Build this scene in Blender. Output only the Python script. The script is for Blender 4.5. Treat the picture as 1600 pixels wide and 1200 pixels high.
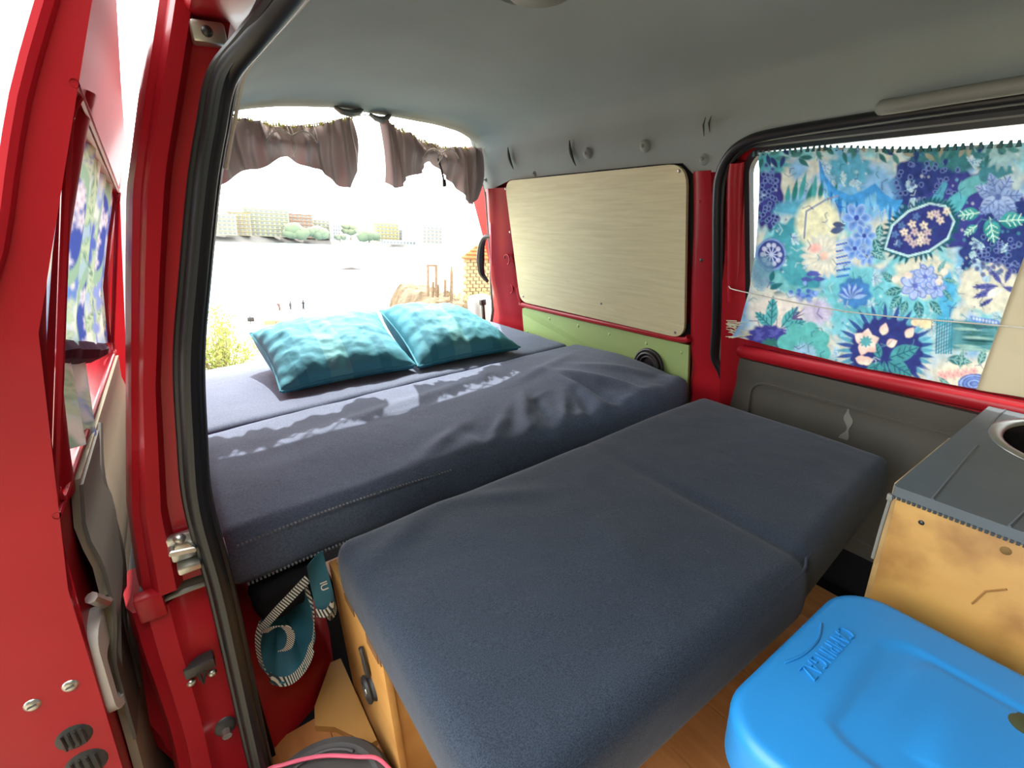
import bpy, bmesh, math, random
import numpy as np
from mathutils import Matrix, Vector, noise

for _o in list(bpy.data.objects):
    bpy.data.objects.remove(_o)
SC = bpy.context.scene
COL = SC.collection
random.seed(7)
RNG = np.random.default_rng(11)

# ------------------------------------------------------------------ camera, world, sun, exposure
CAM = Vector((0.0, 0.0, 0.97))
RC = ((0.8165671742636, -0.576075814993309, -0.036806321399378235),
      (-0.2273900814124621, -0.2624010256775805, -0.9377843316022014),
      (0.5305768566290782, 0.7741332941445862, -0.3452619905324913))
cam_d = bpy.data.cameras.new('camera')
cam_d.sensor_width = 36.0
cam_d.lens = 36.0 * 770 / 1600
cam_d.clip_start = 0.02
cam_d.clip_end = 6000
cam = bpy.data.objects.new('camera', cam_d)
COL.objects.link(cam)
cam.matrix_world = Matrix((
    (RC[0][0], -RC[1][0], -RC[2][0], CAM.x),
    (RC[0][1], -RC[1][1], -RC[2][1], CAM.y),
    (RC[0][2], -RC[1][2], -RC[2][2], CAM.z),
    (0, 0, 0, 1)))
SC.camera = cam

world = bpy.data.worlds.new('sky')
SC.world = world
world.use_nodes = True
wn = world.node_tree.nodes
wn['Background'].inputs['Color'].default_value = (0.985, 1.0, 0.995, 1)
wn['Background'].inputs['Strength'].default_value = 4.2

sun_d = bpy.data.lights.new('sun', 'SUN')
sun_d.energy = 5.0
sun_d.angle = math.radians(0.6)
sun_d.color = (1.0, 0.95, 0.87)
sun = bpy.data.objects.new('sun', sun_d)
COL.objects.link(sun)
SUN_DIR = Vector((0.31, 0.83, 1.0)).normalized()
sun.rotation_euler = SUN_DIR.to_track_quat('Z', 'Y').to_euler()
sun.location = (1, 3, 5)

SC.view_settings.view_transform = 'Standard'
SC.view_settings.look = 'None'
SC.view_settings.gamma = 1.0
SC.view_settings.use_curve_mapping = False
SC.view_settings.exposure = 1.05

# the land outside lies on its own level (the van is parked on a slope)
ML = np.array(((0.9939698299304242, -0.0014198369044283667, 0.10964470462018808),
               (0.0, 0.9999161666182251, 0.012948348756258107),
               (-0.10965389727722161, -0.012870268011137689, 0.9938865020781991)))


def land(p):
    return tuple(np.array(CAM) + ML @ np.array(p, float))


# ------------------------------------------------------------------ colour and material helpers
def s2l(c):
    return tuple(((v / 255) / 12.92 if v / 255 <= 0.04045 else ((v / 255 + 0.055) / 1.055) ** 2.4) for v in c)


MATS = {}


class NT:
    def __init__(s, m):
        s.m = m
        s.t = m.node_tree
        s.n = s.t.nodes
        s.bsdf = s.n['Principled BSDF']
        s.out = s.n['Material Output']

    def new(s, kind, **kw):
        n = s.n.new(kind)
        for k, v in kw.items():
            if k.startswith('i_'):
                key = k[2:]
                n.inputs[int(key) if key.isdigit() else key.replace('_', ' ')].default_value = v
            else:
                setattr(n, k, v)
        return n

    def link(s, a, b):
        s.t.links.new(a, b)

    def ramp(s, fac, stops, interp='LINEAR'):
        r = s.n.new('ShaderNodeValToRGB')
        r.color_ramp.interpolation = interp
        while len(r.color_ramp.elements) < len(stops):
            r.color_ramp.elements.new(0.5)
        for e, (p, c) in zip(r.color_ramp.elements, stops):
            e.position = p
            e.color = tuple(c) + ((1,) if len(c) == 3 else ())
        s.link(fac, r.inputs['Fac'])
        return r.outputs['Color']

    def bump(s, height, strength=0.3, dist=0.01, prev=None):
        b = s.new('ShaderNodeBump')
        b.inputs['Strength'].default_value = strength
        b.inputs['Distance'].default_value = dist
        s.link(height, b.inputs['Height'])
        if prev is not None:
            s.link(prev, b.inputs['Normal'])
        s.link(b.outputs['Normal'], s.bsdf.inputs['Normal'])
        return b.outputs['Normal']


def mat(name, col, rough=0.6, metal=0.0, spec=0.5, coat=0.0, var=0.0, vscale=6.0, bump=0.0, bscale=80.0,
        bdist=0.002, trans=0.0, stretch=None, col2=None):
    if name in MATS:
        return MATS[name]
    m = bpy.data.materials.new(name)
    m.use_nodes = True
    g = NT(m)
    b = g.bsdf
    b.inputs['Base Color'].default_value = tuple(col) + (1,)
    b.inputs['Roughness'].default_value = rough
    b.inputs['Metallic'].default_value = metal
    b.inputs['Specular IOR Level'].default_value = spec
    b.inputs['Coat Weight'].default_value = coat
    b.inputs['Coat Roughness'].default_value = 0.08
    tc = g.new('ShaderNodeTexCoord')
    src = tc.outputs['Object']
    if stretch:
        mp = g.new('ShaderNodeMapping')
        mp.inputs['Scale'].default_value = stretch
        g.link(src, mp.inputs['Vector'])
        src = mp.outputs['Vector']
    if var or col2:
        n = g.new('ShaderNodeTexNoise')
        n.inputs['Scale'].default_value = vscale
        n.inputs['Detail'].default_value = 5
        g.link(src, n.inputs['Vector'])
        c2 = col2 if col2 else tuple(max(0, c * (1 - var)) for c in col)
        cc = g.ramp(n.outputs['Fac'], [(0.35, c2), (0.65, col)])
        g.link(cc, b.inputs['Base Color'])
    if bump:
        n2 = g.new('ShaderNodeTexNoise')
        n2.inputs['Scale'].default_value = bscale
        n2.inputs['Detail'].default_value = 3
        g.link(src, n2.inputs['Vector'])
        g.bump(n2.outputs['Fac'], bump, bdist)
    if trans:
        tr = g.new('ShaderNodeBsdfTranslucent')
        tr.inputs['Color'].default_value = tuple(col) + (1,)
        mx = g.new('ShaderNodeMixShader')
        mx.inputs[0].default_value = trans
        g.link(b.outputs[0], mx.inputs[1])
        g.link(tr.outputs[0], mx.inputs[2])
        g.link(mx.outputs[0], g.out.inputs['Surface'])
    MATS[name] = m
    return m


RED = mat('red_paint', (0.37, 0.009, 0.017), rough=0.40, spec=0.22, coat=0.12, var=0.18, vscale=3)
RED_INNER = mat('red_inner_paint', (0.42, 0.009, 0.016), rough=0.40, spec=0.25, coat=0.15, var=0.15, vscale=4)
RUBBER = mat('black_rubber', (0.007, 0.008, 0.0095), rough=0.42, bump=0.15, bscale=60)
HEAD = mat('headliner_felt', s2l((149, 158, 156)), rough=0.9, spec=0.2, var=0.10, vscale=3.2, bump=0.25, bscale=260, bdist=0.0015)
GREYPL = mat('grey_plastic', s2l((118, 118, 110)), rough=0.6, bump=0.1, bscale=200)
TRIM_D = mat('dark_trim_plastic', s2l((80, 78, 71)), rough=0.55, var=0.12, vscale=5, bump=0.2, bscale=320, bdist=0.001)
TRIM_L = mat('door_trim_vinyl', s2l((140, 132, 112)), rough=0.7, var=0.12, vscale=5, bump=0.2, bscale=240, bdist=0.001)
METAL = mat('zinc_metal', (0.55, 0.54, 0.5), rough=0.35, metal=0.9, var=0.25, vscale=30)
STEEL_D = mat('dark_steel', (0.05, 0.05, 0.05), rough=0.4, metal=0.6)
BLACKPL = mat('black_plastic', (0.02, 0.02, 0.021), rough=0.5)
BLACKMAT = mat('dark_cloth_and_shade', (0.012, 0.012, 0.014), rough=0.95, spec=0.1)  # near-black, also stands in for shade under the bed and by the cabinet
WHITEPL = mat('white_plastic', s2l((225, 222, 210)), rough=0.45)
GREENP = mat('green_painted_panel', s2l((166, 192, 122)), rough=0.5, var=0.08, vscale=4)
GREENS = mat('green_screw', s2l((165, 188, 120)), rough=0.45)
OLIVE = mat('olive_plastic', s2l((62, 68, 44)), rough=0.5)
CORDM = mat('white_cord', s2l((215, 210, 200)), rough=0.7)
PINKC = mat('pink_cord', s2l((214, 92, 118)), rough=0.5)
CUPM = mat('bluegrey_vinyl', s2l((84, 92, 96)), rough=0.55, var=0.12, vscale=7, bump=0.12, bscale=90)
TEALF = mat('teal_bag_cloth', s2l((44, 104, 122)), rough=0.7, var=0.25, vscale=14)
CURT = mat('brown_curtain_cloth', s2l((146, 130, 125)), rough=0.9, spec=0.1, trans=0.06, bump=0.2, bscale=500, bdist=0.0008)
CURT_HEM = mat('curtain_fringe', s2l((196, 190, 130)), rough=0.9, trans=0.4)
BEIGE = mat('beige_curtain_lining', s2l((188, 176, 148)), rough=0.9, spec=0.1, trans=0.12, var=0.12, vscale=12)


def cloth_navy(name, base, lo, wscale=650, blotch=0.2):
    m = bpy.data.materials.new(name)
    m.use_nodes = True
    g = NT(m)
    tc = g.new('ShaderNodeTexCoord')
    n = g.new('ShaderNodeTexNoise')
    n.inputs['Scale'].default_value = wscale
    n.inputs['Detail'].default_value = 2
    g.link(tc.outputs['Object'], n.inputs['Vector'])
    n2 = g.new('ShaderNodeTexNoise')
    n2.inputs['Scale'].default_value = 5
    n2.inputs['Detail'].default_value = 4
    g.link(tc.outputs['Object'], n2.inputs['Vector'])
    c = g.ramp(n.outputs['Fac'], [(0.3, lo), (0.7, base)])
    mx = g.new('ShaderNodeMixRGB', blend_type='MULTIPLY')
    mx.inputs['Fac'].default_value = blotch
    g.link(c, mx.inputs['Color1'])
    g.link(g.ramp(n2.outputs['Fac'], [(0.3, (0.4, 0.4, 0.4)), (0.7, (1, 1, 1))]), mx.inputs['Color2'])
    g.link(mx.outputs['Color'], g.bsdf.inputs['Base Color'])
    g.bsdf.inputs['Roughness'].default_value = 0.85
    g.bsdf.inputs['Specular IOR Level'].default_value = 0.2
    g.bsdf.inputs['Sheen Weight'].default_value = 0.12
    n3 = g.new('ShaderNodeTexNoise')
    n3.inputs['Scale'].default_value = 900
    g.link(tc.outputs['Object'], n3.inputs['Vector'])
    n4 = g.new('ShaderNodeTexNoise')
    n4.inputs['Scale'].default_value = 22
    n4.inputs['Detail'].default_value = 4
    g.link(tc.outputs['Object'], n4.inputs['Vector'])
    nn = g.bump(n4.outputs['Fac'], 0.12, 0.012)
    g.bump(n3.outputs['Fac'], 0.35, 0.0008, nn)
    return m


NAVY = cloth_navy('navy_woven_cloth', s2l((48, 59, 74)), s2l((25, 32, 44)))
NAVY2 = cloth_navy('charcoal_cover_cloth', s2l((102, 113, 136)), s2l((80, 91, 112)), wscale=300)
STITCH = mat('grey_stitch', s2l((112, 116, 124)), rough=0.8)


def wood(name, light, dark, scale=(1.2, 1.2, 14), wave=3.0, rough=0.5, dist=6.0, stain=None, axis='Z'):
    m = bpy.data.materials.new(name)
    m.use_nodes = True
    g = NT(m)
    tc = g.new('ShaderNodeTexCoord')
    mp = g.new('ShaderNodeMapping')
    mp.inputs['Scale'].default_value = scale
    g.link(tc.outputs['Object'], mp.inputs['Vector'])
    n = g.new('ShaderNodeTexNoise')
    n.inputs['Scale'].default_value = wave
    n.inputs['Detail'].default_value = 8
    n.inputs['Distortion'].default_value = dist * 0.1
    g.link(mp.outputs['Vector'], n.inputs['Vector'])
    c = g.ramp(n.outputs['Fac'], [(0.3, dark), (0.7, light)])
    if stain:
        n2 = g.new('ShaderNodeTexNoise')
        n2.inputs['Scale'].default_value = 9
        n2.inputs['Detail'].default_value = 5
        g.link(tc.outputs['Object'], n2.inputs['Vector'])
        mx = g.new('ShaderNodeMixRGB', blend_type='MULTIPLY')
        mx.inputs['Fac'].default_value = 0.8
        g.link(c, mx.inputs['Color1'])
        g.link(g.ramp(n2.outputs['Fac'], [(0.28, stain), (0.5, (1, 1, 1))]), mx.inputs['Color2'])
        c = mx.outputs['Color']
    g.link(c, g.bsdf.inputs['Base Color'])
    g.bsdf.inputs['Roughness'].default_value = rough
    g.bump(n.outputs['Fac'], 0.08, 0.002)
    return m


PLYW = wood('pale_oak_laminate', s2l((220, 213, 172)), s2l((206, 198, 154)), scale=(1, 2.2, 34), wave=3.0)
BOXW = wood('birch_ply', s2l((196, 148, 82)), s2l((178, 127, 65)), scale=(2, 2, 5), wave=2.4)
BOXS = wood('stained_birch_ply', s2l((182, 142, 76)), s2l((165, 120, 57)), scale=(2, 2, 4), wave=2.2, stain=s2l((150, 110, 80)))
LAMI = wood('floor_laminate', s2l((188, 128, 76)), s2l((164, 104, 58)), scale=(14, 1.2, 1), wave=3.0, rough=0.4)
EDGEW = wood('raw_ply_edge', s2l((190, 160, 104)), s2l((150, 118, 72)), scale=(3, 3, 3), wave=6)


def blue_lid():
    m = mat('blue_lid_plastic', s2l((38, 134, 204)), rough=0.42, var=0.10, vscale=5, bump=0.05, bscale=260)
    return m


BLUE = blue_lid()


def pillow_mat():
    m = bpy.data.materials.new('teal_pillow_cloth')
    m.use_nodes = True
    g = NT(m)
    tc = g.new('ShaderNodeTexCoord')
    sp = g.new('ShaderNodeSeparateXYZ')
    g.link(tc.outputs['UV'], sp.inputs[0])
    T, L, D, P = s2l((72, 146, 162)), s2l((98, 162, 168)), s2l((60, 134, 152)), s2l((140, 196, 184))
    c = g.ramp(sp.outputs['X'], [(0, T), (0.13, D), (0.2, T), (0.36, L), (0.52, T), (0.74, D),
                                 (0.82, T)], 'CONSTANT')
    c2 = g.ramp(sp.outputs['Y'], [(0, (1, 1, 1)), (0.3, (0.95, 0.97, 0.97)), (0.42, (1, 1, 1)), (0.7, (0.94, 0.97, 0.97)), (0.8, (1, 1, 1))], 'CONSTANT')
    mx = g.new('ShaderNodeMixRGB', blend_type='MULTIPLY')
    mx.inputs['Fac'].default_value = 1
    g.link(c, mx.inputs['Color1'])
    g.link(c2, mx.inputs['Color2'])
    g.link(mx.outputs['Color'], g.bsdf.inputs['Base Color'])
    g.bsdf.inputs['Roughness'].default_value = 0.75
    g.bsdf.inputs['Specular IOR Level'].default_value = 0.25
    n = g.new('ShaderNodeTexNoise')
    n.inputs['Scale'].default_value = 14
    n.inputs['Detail'].default_value = 4
    g.link(tc.outputs['Object'], n.inputs['Vector'])
    g.bump(n.outputs['Fac'], 0.25, 0.02)
    return m


def paint_mat(name, trans=0.35):
    """cloth whose print is stored per vertex (flat print on fabric)"""
    m = bpy.data.materials.new(name)
    m.use_nodes = True
    g = NT(m)
    a = g.new('ShaderNodeVertexColor')
    a.layer_name = 'print'
    g.link(a.outputs['Color'], g.bsdf.inputs['Base Color'])
    g.bsdf.inputs['Roughness'].default_value = 0.85
    g.bsdf.inputs['Specular IOR Level'].default_value = 0.15
    tr = g.new('ShaderNodeBsdfTranslucent')
    g.link(a.outputs['Color'], tr.inputs['Color'])
    mx = g.new('ShaderNodeMixShader')
    mx.inputs[0].default_value = trans
    g.link(g.bsdf.outputs[0], mx.inputs[1])
    g.link(tr.outputs[0], mx.inputs[2])
    g.link(mx.outputs[0], g.out.inputs['Surface'])
    return m


def glass_mat():
    m = bpy.data.materials.new('window_glass')
    m.use_nodes = True
    g = NT(m)
    t = g.new('ShaderNodeBsdfTransparent')
    t.inputs['Color'].default_value = (0.93, 0.95, 0.94, 1)
    gl = g.new('ShaderNodeBsdfGlossy')
    gl.inputs['Roughness'].default_value = 0.02
    mx = g.new('ShaderNodeMixShader')
    mx.inputs[0].default_value = 0.07
    g.link(t.outputs[0], mx.inputs[1])
    g.link(gl.outputs[0], mx.inputs[2])
    g.link(mx.outputs[0], g.out.inputs['Surface'])
    return m


GLASS = glass_mat()


# ------------------------------------------------------------------ geometry helpers
def mobj(name, V, F, m, parent=None, smooth=True, angle=40, local=False, uv=None):
    V = np.asarray(V, float).reshape(-1, 3)
    if parent is None:
        lo, hi = V.min(0), V.max(0)
        base = np.array([(lo[0] + hi[0]) / 2, (lo[1] + hi[1]) / 2, lo[2]])
    elif local:
        base = np.zeros(3)
    else:
        base = np.array(parent['_b'])
    me = bpy.data.meshes.new(name)
    me.from_pydata([tuple(p) for p in (V - base)], [], [tuple(int(i) for i in f) for f in F])
    me.materials.append(m)
    if smooth:
        me.shade_smooth()
        if angle:
            me.set_sharp_from_angle(angle=math.radians(angle))
    if uv is not None:
        lay = me.uv_layers.new(name='UVMap')
        li = np.zeros(len(me.loops), int)
        me.loops.foreach_get('vertex_index', li)
        lay.data.foreach_set('uv', np.asarray(uv, float)[li].ravel())
    o = bpy.data.objects.new(name, me)
    COL.objects.link(o)
    if parent is None:
        o.location = base
        o['_b'] = list(base)
    else:
        o.parent = parent
        o['_b'] = list(base)
    return o


def thing(name, label, cat, loc, group=None, rot=None):
    o = bpy.data.objects.new(name, None)
    o.empty_display_size = 0.05
    COL.objects.link(o)
    o['_b'] = list(loc)
    if rot is not None:
        o.matrix_world = Matrix.Translation(loc) @ Matrix([list(r) for r in rot]).to_4x4()
    else:
        o.location = loc
    o['label'] = label
    o['category'] = cat
    if group:
        o['group'] = group
    return o


def tag(o, label, cat, group=None):
    o['label'] = label
    o['category'] = cat
    if group:
        o['group'] = group
    return o


def struct(o, label=None):
    o['kind'] = 'structure'
    if label:
        o['label'] = label
    return o


def stuff(o):
    o['kind'] = 'stuff'
    return o


class MB:
    def __init__(s):
        s.V = []
        s.F = []

    def add(s, V, F):
        b = len(s.V)
        s.V.extend([tuple(map(float, p)) for p in V])
        s.F.extend([tuple(i + b for i in f) for f in F])
        return s

    def box(s, lo, hi, bev=0.0):
        V, F = boxg(lo, hi, bev)
        return s.add(V, F)

    def tube(s, path, r, n=8, cap=True, squash=None):
        V, F = tubeg(path, r, n, cap, squash)
        return s.add(V, F)

    def obj(s, name, m, parent=None, **k):
        return mobj(name, s.V, s.F, m, parent, **k)


def boxg(lo, hi, bev=0.0, seg=2):
    lo = np.minimum(lo, hi) if False else np.array(lo, float)
    hi = np.array(hi, float)
    if bev <= 0:
        x0, y0, z0 = lo
        x1, y1, z1 = hi
        V = [(x0, y0, z0), (x1, y0, z0), (x1, y1, z0), (x0, y1, z0), (x0, y0, z1), (x1, y0, z1), (x1, y1, z1), (x0, y1, z1)]
        F = [(0, 3, 2, 1), (4, 5, 6, 7), (0, 1, 5, 4), (1, 2, 6, 5), (2, 3, 7, 6), (3, 0, 4, 7)]
        return V, F
    bm = bmesh.new()
    bmesh.ops.create_cube(bm, size=1.0)
    for v in bm.verts:
        v.co = Vector([(lo[i] + hi[i]) / 2 + v.co[i] * (hi[i] - lo[i]) for i in range(3)])
    bmesh.ops.bevel(bm, geom=bm.edges[:], offset=bev, segments=seg, affect='EDGES', profile=0.5)
    V = [tuple(v.co) for v in bm.verts]
    bm.verts.index_update()
    F = [tuple(v.index for v in f.verts) for f in bm.faces]
    bm.free()
    return V, F


def frames(path):
    P = [np.array(p, float) for p in path]
    T = []
    for i in range(len(P)):
        a = P[max(0, i - 1)]
        b = P[min(len(P) - 1, i + 1)]
        t = b - a
        T.append(t / (np.linalg.norm(t) + 1e-12))
    up = np.array([0, 0, 1.0])
    if abs(T[0].dot(up)) > 0.9:
        up = np.array([0, 1.0, 0])
    N = []
    n = up - T[0] * up.dot(T[0])
    n /= np.linalg.norm(n)
    for t in T:
        n = n - t * n.dot(t)
        n /= np.linalg.norm(n) + 1e-12
        N.append(n)
    return P, T, N


def tubeg(path, r, n=8, cap=True, squash=None):
    P, T, N = frames(path)
    V, F = [], []
    for i, (p, t, nn) in enumerate(zip(P, T, N)):
        b = np.cross(t, nn)
        ri = r[i] if hasattr(r, '__len__') else r
        for k in range(n):
            a = 2 * math.pi * k / n
            sx, sy = (1, 1) if squash is None else squash
            V.append(p + nn * math.cos(a) * ri * sx + b * math.sin(a) * ri * sy)
    for i in range(len(P) - 1):
        for k in range(n):
            k2 = (k + 1) % n
            F.append((i * n + k, i * n + k2, (i + 1) * n + k2, (i + 1) * n + k))
    if cap:
        F.append(tuple(range(n - 1, -1, -1)))
        F.append(tuple((len(P) - 1) * n + k for k in range(n)))
    return V, F


def smooth_path(pts, n=8, closed=False):
    P = [np.array(p, float) for p in pts]
    out = []
    m = len(P)
    rng = range(m if closed else m - 1)
    for i in rng:
        p0 = P[(i - 1) % m] if (closed or i > 0) else P[0]
        p1 = P[i]
        p2 = P[(i + 1) % m]
        p3 = P[(i + 2) % m] if (closed or i + 2 < m) else P[-1]
        for k in range(n):
            t = k / n
            out.append(0.5 * ((2 * p1) + (p2 - p0) * t + (2 * p0 - 5 * p1 + 4 * p2 - p3) * t * t + (-p0 + 3 * p1 - 3 * p2 + p3) * t ** 3))
    if not closed:
        out.append(P[-1])
    else:
        out.append(out[0])
    return out


def gridg(fn, us, vs):
    V = [fn(u, v) for u in us for v in vs]
    nv = len(vs)
    F = [(i * nv + j, i * nv + j + 1, (i + 1) * nv + j + 1, (i + 1) * nv + j) for i in range(len(us) - 1) for j in range(nv - 1)]
    return V, F


def slabg(fn, us, vs, thick):
    """closed sheet: fn(u,v)->point of the front side, thick = vector to the back side"""
    V, F = gridg(fn, us, vs)
    n = len(V)
    V = [np.array(p, float) for p in V]
    W = [p + np.array(thick(p) if callable(thick) else thick, float) for p in V]
    nu, nv = len(us), len(vs)
    G = list(F) + [tuple(i + n for i in reversed(f)) for f in F]
    idx = [i * nv for i in range(nu)] + [(nu - 1) * nv + j for j in range(1, nv)] + [i * nv + nv - 1 for i in range(nu - 2, -1, -1)] + [j for j in range(nv - 2, 0, -1)]
    for a, b in zip(idx, idx[1:] + idx[:1]):
        G.append((b, a, a + n, b + n))
    return V + W, G


def rrect(a0, a1, b0, b1, r, n=6):
    pts = []
    for (ca, cb, s) in ((a1 - r, b1 - r, 0), (a0 + r, b1 - r, 1), (a0 + r, b0 + r, 2), (a1 - r, b0 + r, 3)):
        for k in range(n + 1):
            t = (s + k / n) * math.pi / 2
            pts.append((ca + r * math.cos(t), cb + r * math.sin(t)))
    return pts


def annulusg(outer, inner, lift, thick):
    """outer/inner: lists of 2-D points of the same length; lift(a,b)->3-D; thick: vector to the back side"""
    n = len(outer)
    fr = [np.array(lift(*p), float) for p in outer] + [np.array(lift(*p), float) for p in inner]
    bk = [p + np.array(thick, float) for p in fr]
    V = fr + bk
    F = []
    for k in range(n):
        j = (k + 1) % n
        F.append((k, j, n + j, n + k))
        F.append((2 * n + j, 2 * n + k, 3 * n + k, 3 * n + j))
        F.append((j, k, 2 * n + k, 2 * n + j))
        F.append((n + k, n + j, 3 * n + j, 3 * n + k))
    return V, F


def plateg(outline, lift, thick):
    n = len(outline)
    fr = [np.array(lift(*p), float) for p in outline]
    bk = [p + np.array(thick, float) for p in fr]
    F = [tuple(range(n)), tuple(range(2 * n - 1, n - 1, -1))]
    for k in range(n):
        j = (k + 1) % n
        F.append((j, k, n + k, n + j))
    return fr + bk, F


def rboxg(lo, hi, r, step, disp=None, rr=None):
    """rounded box with evenly spaced faces; disp(q, normal) -> point"""
    lo = np.array(lo, float)
    hi = np.array(hi, float)
    n = [max(2, int(round((hi[i] - lo[i]) / step[i]))) for i in range(3)]

    def axis(i):
        k = max(3, int(4))
        edge = r * (1 - np.cos(np.linspace(0, math.pi / 2, k + 1)))[1:]
        mid = np.linspace(lo[i] + r, hi[i] - r, n[i] + 1) if hi[i] - lo[i] > 2 * r + 1e-6 else np.array([(lo[i] + hi[i]) / 2])
        return np.concatenate([[lo[i]], lo[i] + edge[:-1], mid, (hi[i] - edge[:-1])[::-1], [hi[i]]])

    ax = [axis(i) for i in range(3)]
    idx = {}
    V = []
    F = []

    def vid(i, j, k):
        key = (i, j, k)
        if key not in idx:
            p = np.array([ax[0][i], ax[1][j], ax[2][k]])
            c = np.clip(p, lo + r, hi - r)
            d = p - c
            L = np.linalg.norm(d)
            nn = d / L if L > 1e-9 else np.zeros(3)
            q = c + nn * r if L > 1e-9 else p
            if disp is not None:
                q = disp(q, nn)
            idx[key] = len(V)
            V.append(q)
        return idx[key]

    N = [len(a) for a in ax]
    for k, flip in ((0, True), (N[2] - 1, False)):
        for i in range(N[0] - 1):
            for j in range(N[1] - 1):
                f = (vid(i, j, k), vid(i + 1, j, k), vid(i + 1, j + 1, k), vid(i, j + 1, k))
                F.append(f[::-1] if flip else f)
    for j, flip in ((0, False), (N[1] - 1, True)):
        for i in range(N[0] - 1):
            for k in range(N[2] - 1):
                f = (vid(i, j, k), vid(i + 1, j, k), vid(i + 1, j, k + 1), vid(i, j, k + 1))
                F.append(f[::-1] if flip else f)
    for i, flip in ((0, True), (N[0] - 1, False)):
        for j in range(N[1] - 1):
            for k in range(N[2] - 1):
                f = (vid(i, j, k), vid(i, j + 1, k), vid(i, j + 1, k + 1), vid(i, j, k + 1))
                F.append(f[::-1] if flip else f)
    return V, F


def domeg(c, axis, r, h, n=12, rings=3):
    """small cap: a screw head, a button"""
    a = np.array(axis, float)
    a /= np.linalg.norm(a)
    u = np.cross(a, [0, 0, 1.0])
    if np.linalg.norm(u) < 1e-3:
        u = np.array([1.0, 0, 0])
    u /= np.linalg.norm(u)
    w = np.cross(a, u)
    c = np.array(c, float)
    V = []
    for q in range(rings + 1):
        t = q / rings * math.pi / 2 * 0.92
        for k in range(n):
            b = 2 * math.pi * k / n
            V.append(c + (u * math.cos(b) + w * math.sin(b)) * r * math.cos(t) + a * h * math.sin(t))
    V.append(c + a * h)
    F = []
    for q in range(rings):
        for k in range(n):
            j = (k + 1) % n
            F.append((q * n + k, q * n + j, (q + 1) * n + j, (q + 1) * n + k))
    for k in range(n):
        F.append((rings * n + k, rings * n + (k + 1) % n, len(V) - 1))
    F.append(tuple(range(n - 1, -1, -1)))
    return V, F


def latheg(profile, c, n=32):
    V, F = [], []
    for (r, z) in profile:
        for k in range(n):
            a = 2 * math.pi * k / n
            V.append((c[0] + r * math.cos(a), c[1] + r * math.sin(a), c[2] + z))
    for i in range(len(profile) - 1):
        for k in range(n):
            j = (k + 1) % n
            F.append((i * n + k, i * n + j, (i + 1) * n + j, (i + 1) * n + k))
    return V, F


def copy_parts(root, loc, label=None):
    r = root.copy()
    COL.objects.link(r)
    r.location = loc
    if label:
        r['label'] = label
    for ch in root.children:
        c = ch.copy()
        COL.objects.link(c)
        c.parent = r
    return r


def fbm(x, y, z=0.0, s=1.0):
    return noise.fractal(Vector((x * s, y * s, z * s)), 1.0, 2.0, 4)


def sstep(a, b, x):
    t = np.clip((np.asarray(x, float) - a) / (b - a), 0, 1)
    return t * t * (3 - 2 * t)


# side walls lean in above the bed level
def XR(z):
    return 1.3 - 0.25 * max(0.0, z - 0.47)


def XB(z):      # outer skin on the near side
    return float(np.interp(z, [-0.2, 0.17, 0.30, 0.45, 0.6, 0.77, 0.9, 1.0, 1.1, 1.2, 1.3],
                           [-0.16, -0.157, -0.147, -0.130, -0.108, -0.066, -0.034, -0.008, 0.028, 0.066, 0.11]))


def XS(z):      # line of the near door seal
    return float(np.interp(z, [-0.1, 0.09, 0.45, 0.6, 0.77, 0.91, 1.03, 1.11, 1.2],
                           [-0.058, -0.053, -0.033, -0.030, -0.004, 0.037, 0.074, 0.107, 0.14]))


def RWALL(o):
    return lambda y, z: (XR(z) - o, y, z)


lin = np.linspace

# ================================================================== LARGE STRUCTURE
# ---- floor with laminate planks
fl = MB()
fl.box((-0.16, -1.62, -0.05), (1.32, 2.05, -0.013))
floor = struct(fl.obj('floor', BLACKMAT, smooth=False))
xs = [-0.06 + 0.128 * k for k in range(11)]
for k in range(10):
    yj = -0.95 + (k * 0.37) % 0.8
    for (y0, y1) in ((-1.0, yj), (yj, 0.83 if k < 2 else 1.3)):
        if y1 - y0 < 0.06:
            continue
        V, F = boxg((xs[k] + 0.0007, y0 + 0.0007, -0.013), (xs[k + 1] - 0.0007, y1 - 0.0007, 0.0), 0.0)
        mobj('plank', V, F, LAMI, floor, smooth=False)

# ---- ceiling (headliner)
YKEY = [-1.62, 0.66, 0.70, 0.765, 0.84, 0.868, 1.0, 1.27, 1.63, 1.80, 1.95]
ZKEY = [1.088, 1.088, 1.075, 1.022, 1.022, 1.048, 1.051, 1.052, 1.049, 1.018, 1.0]


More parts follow.
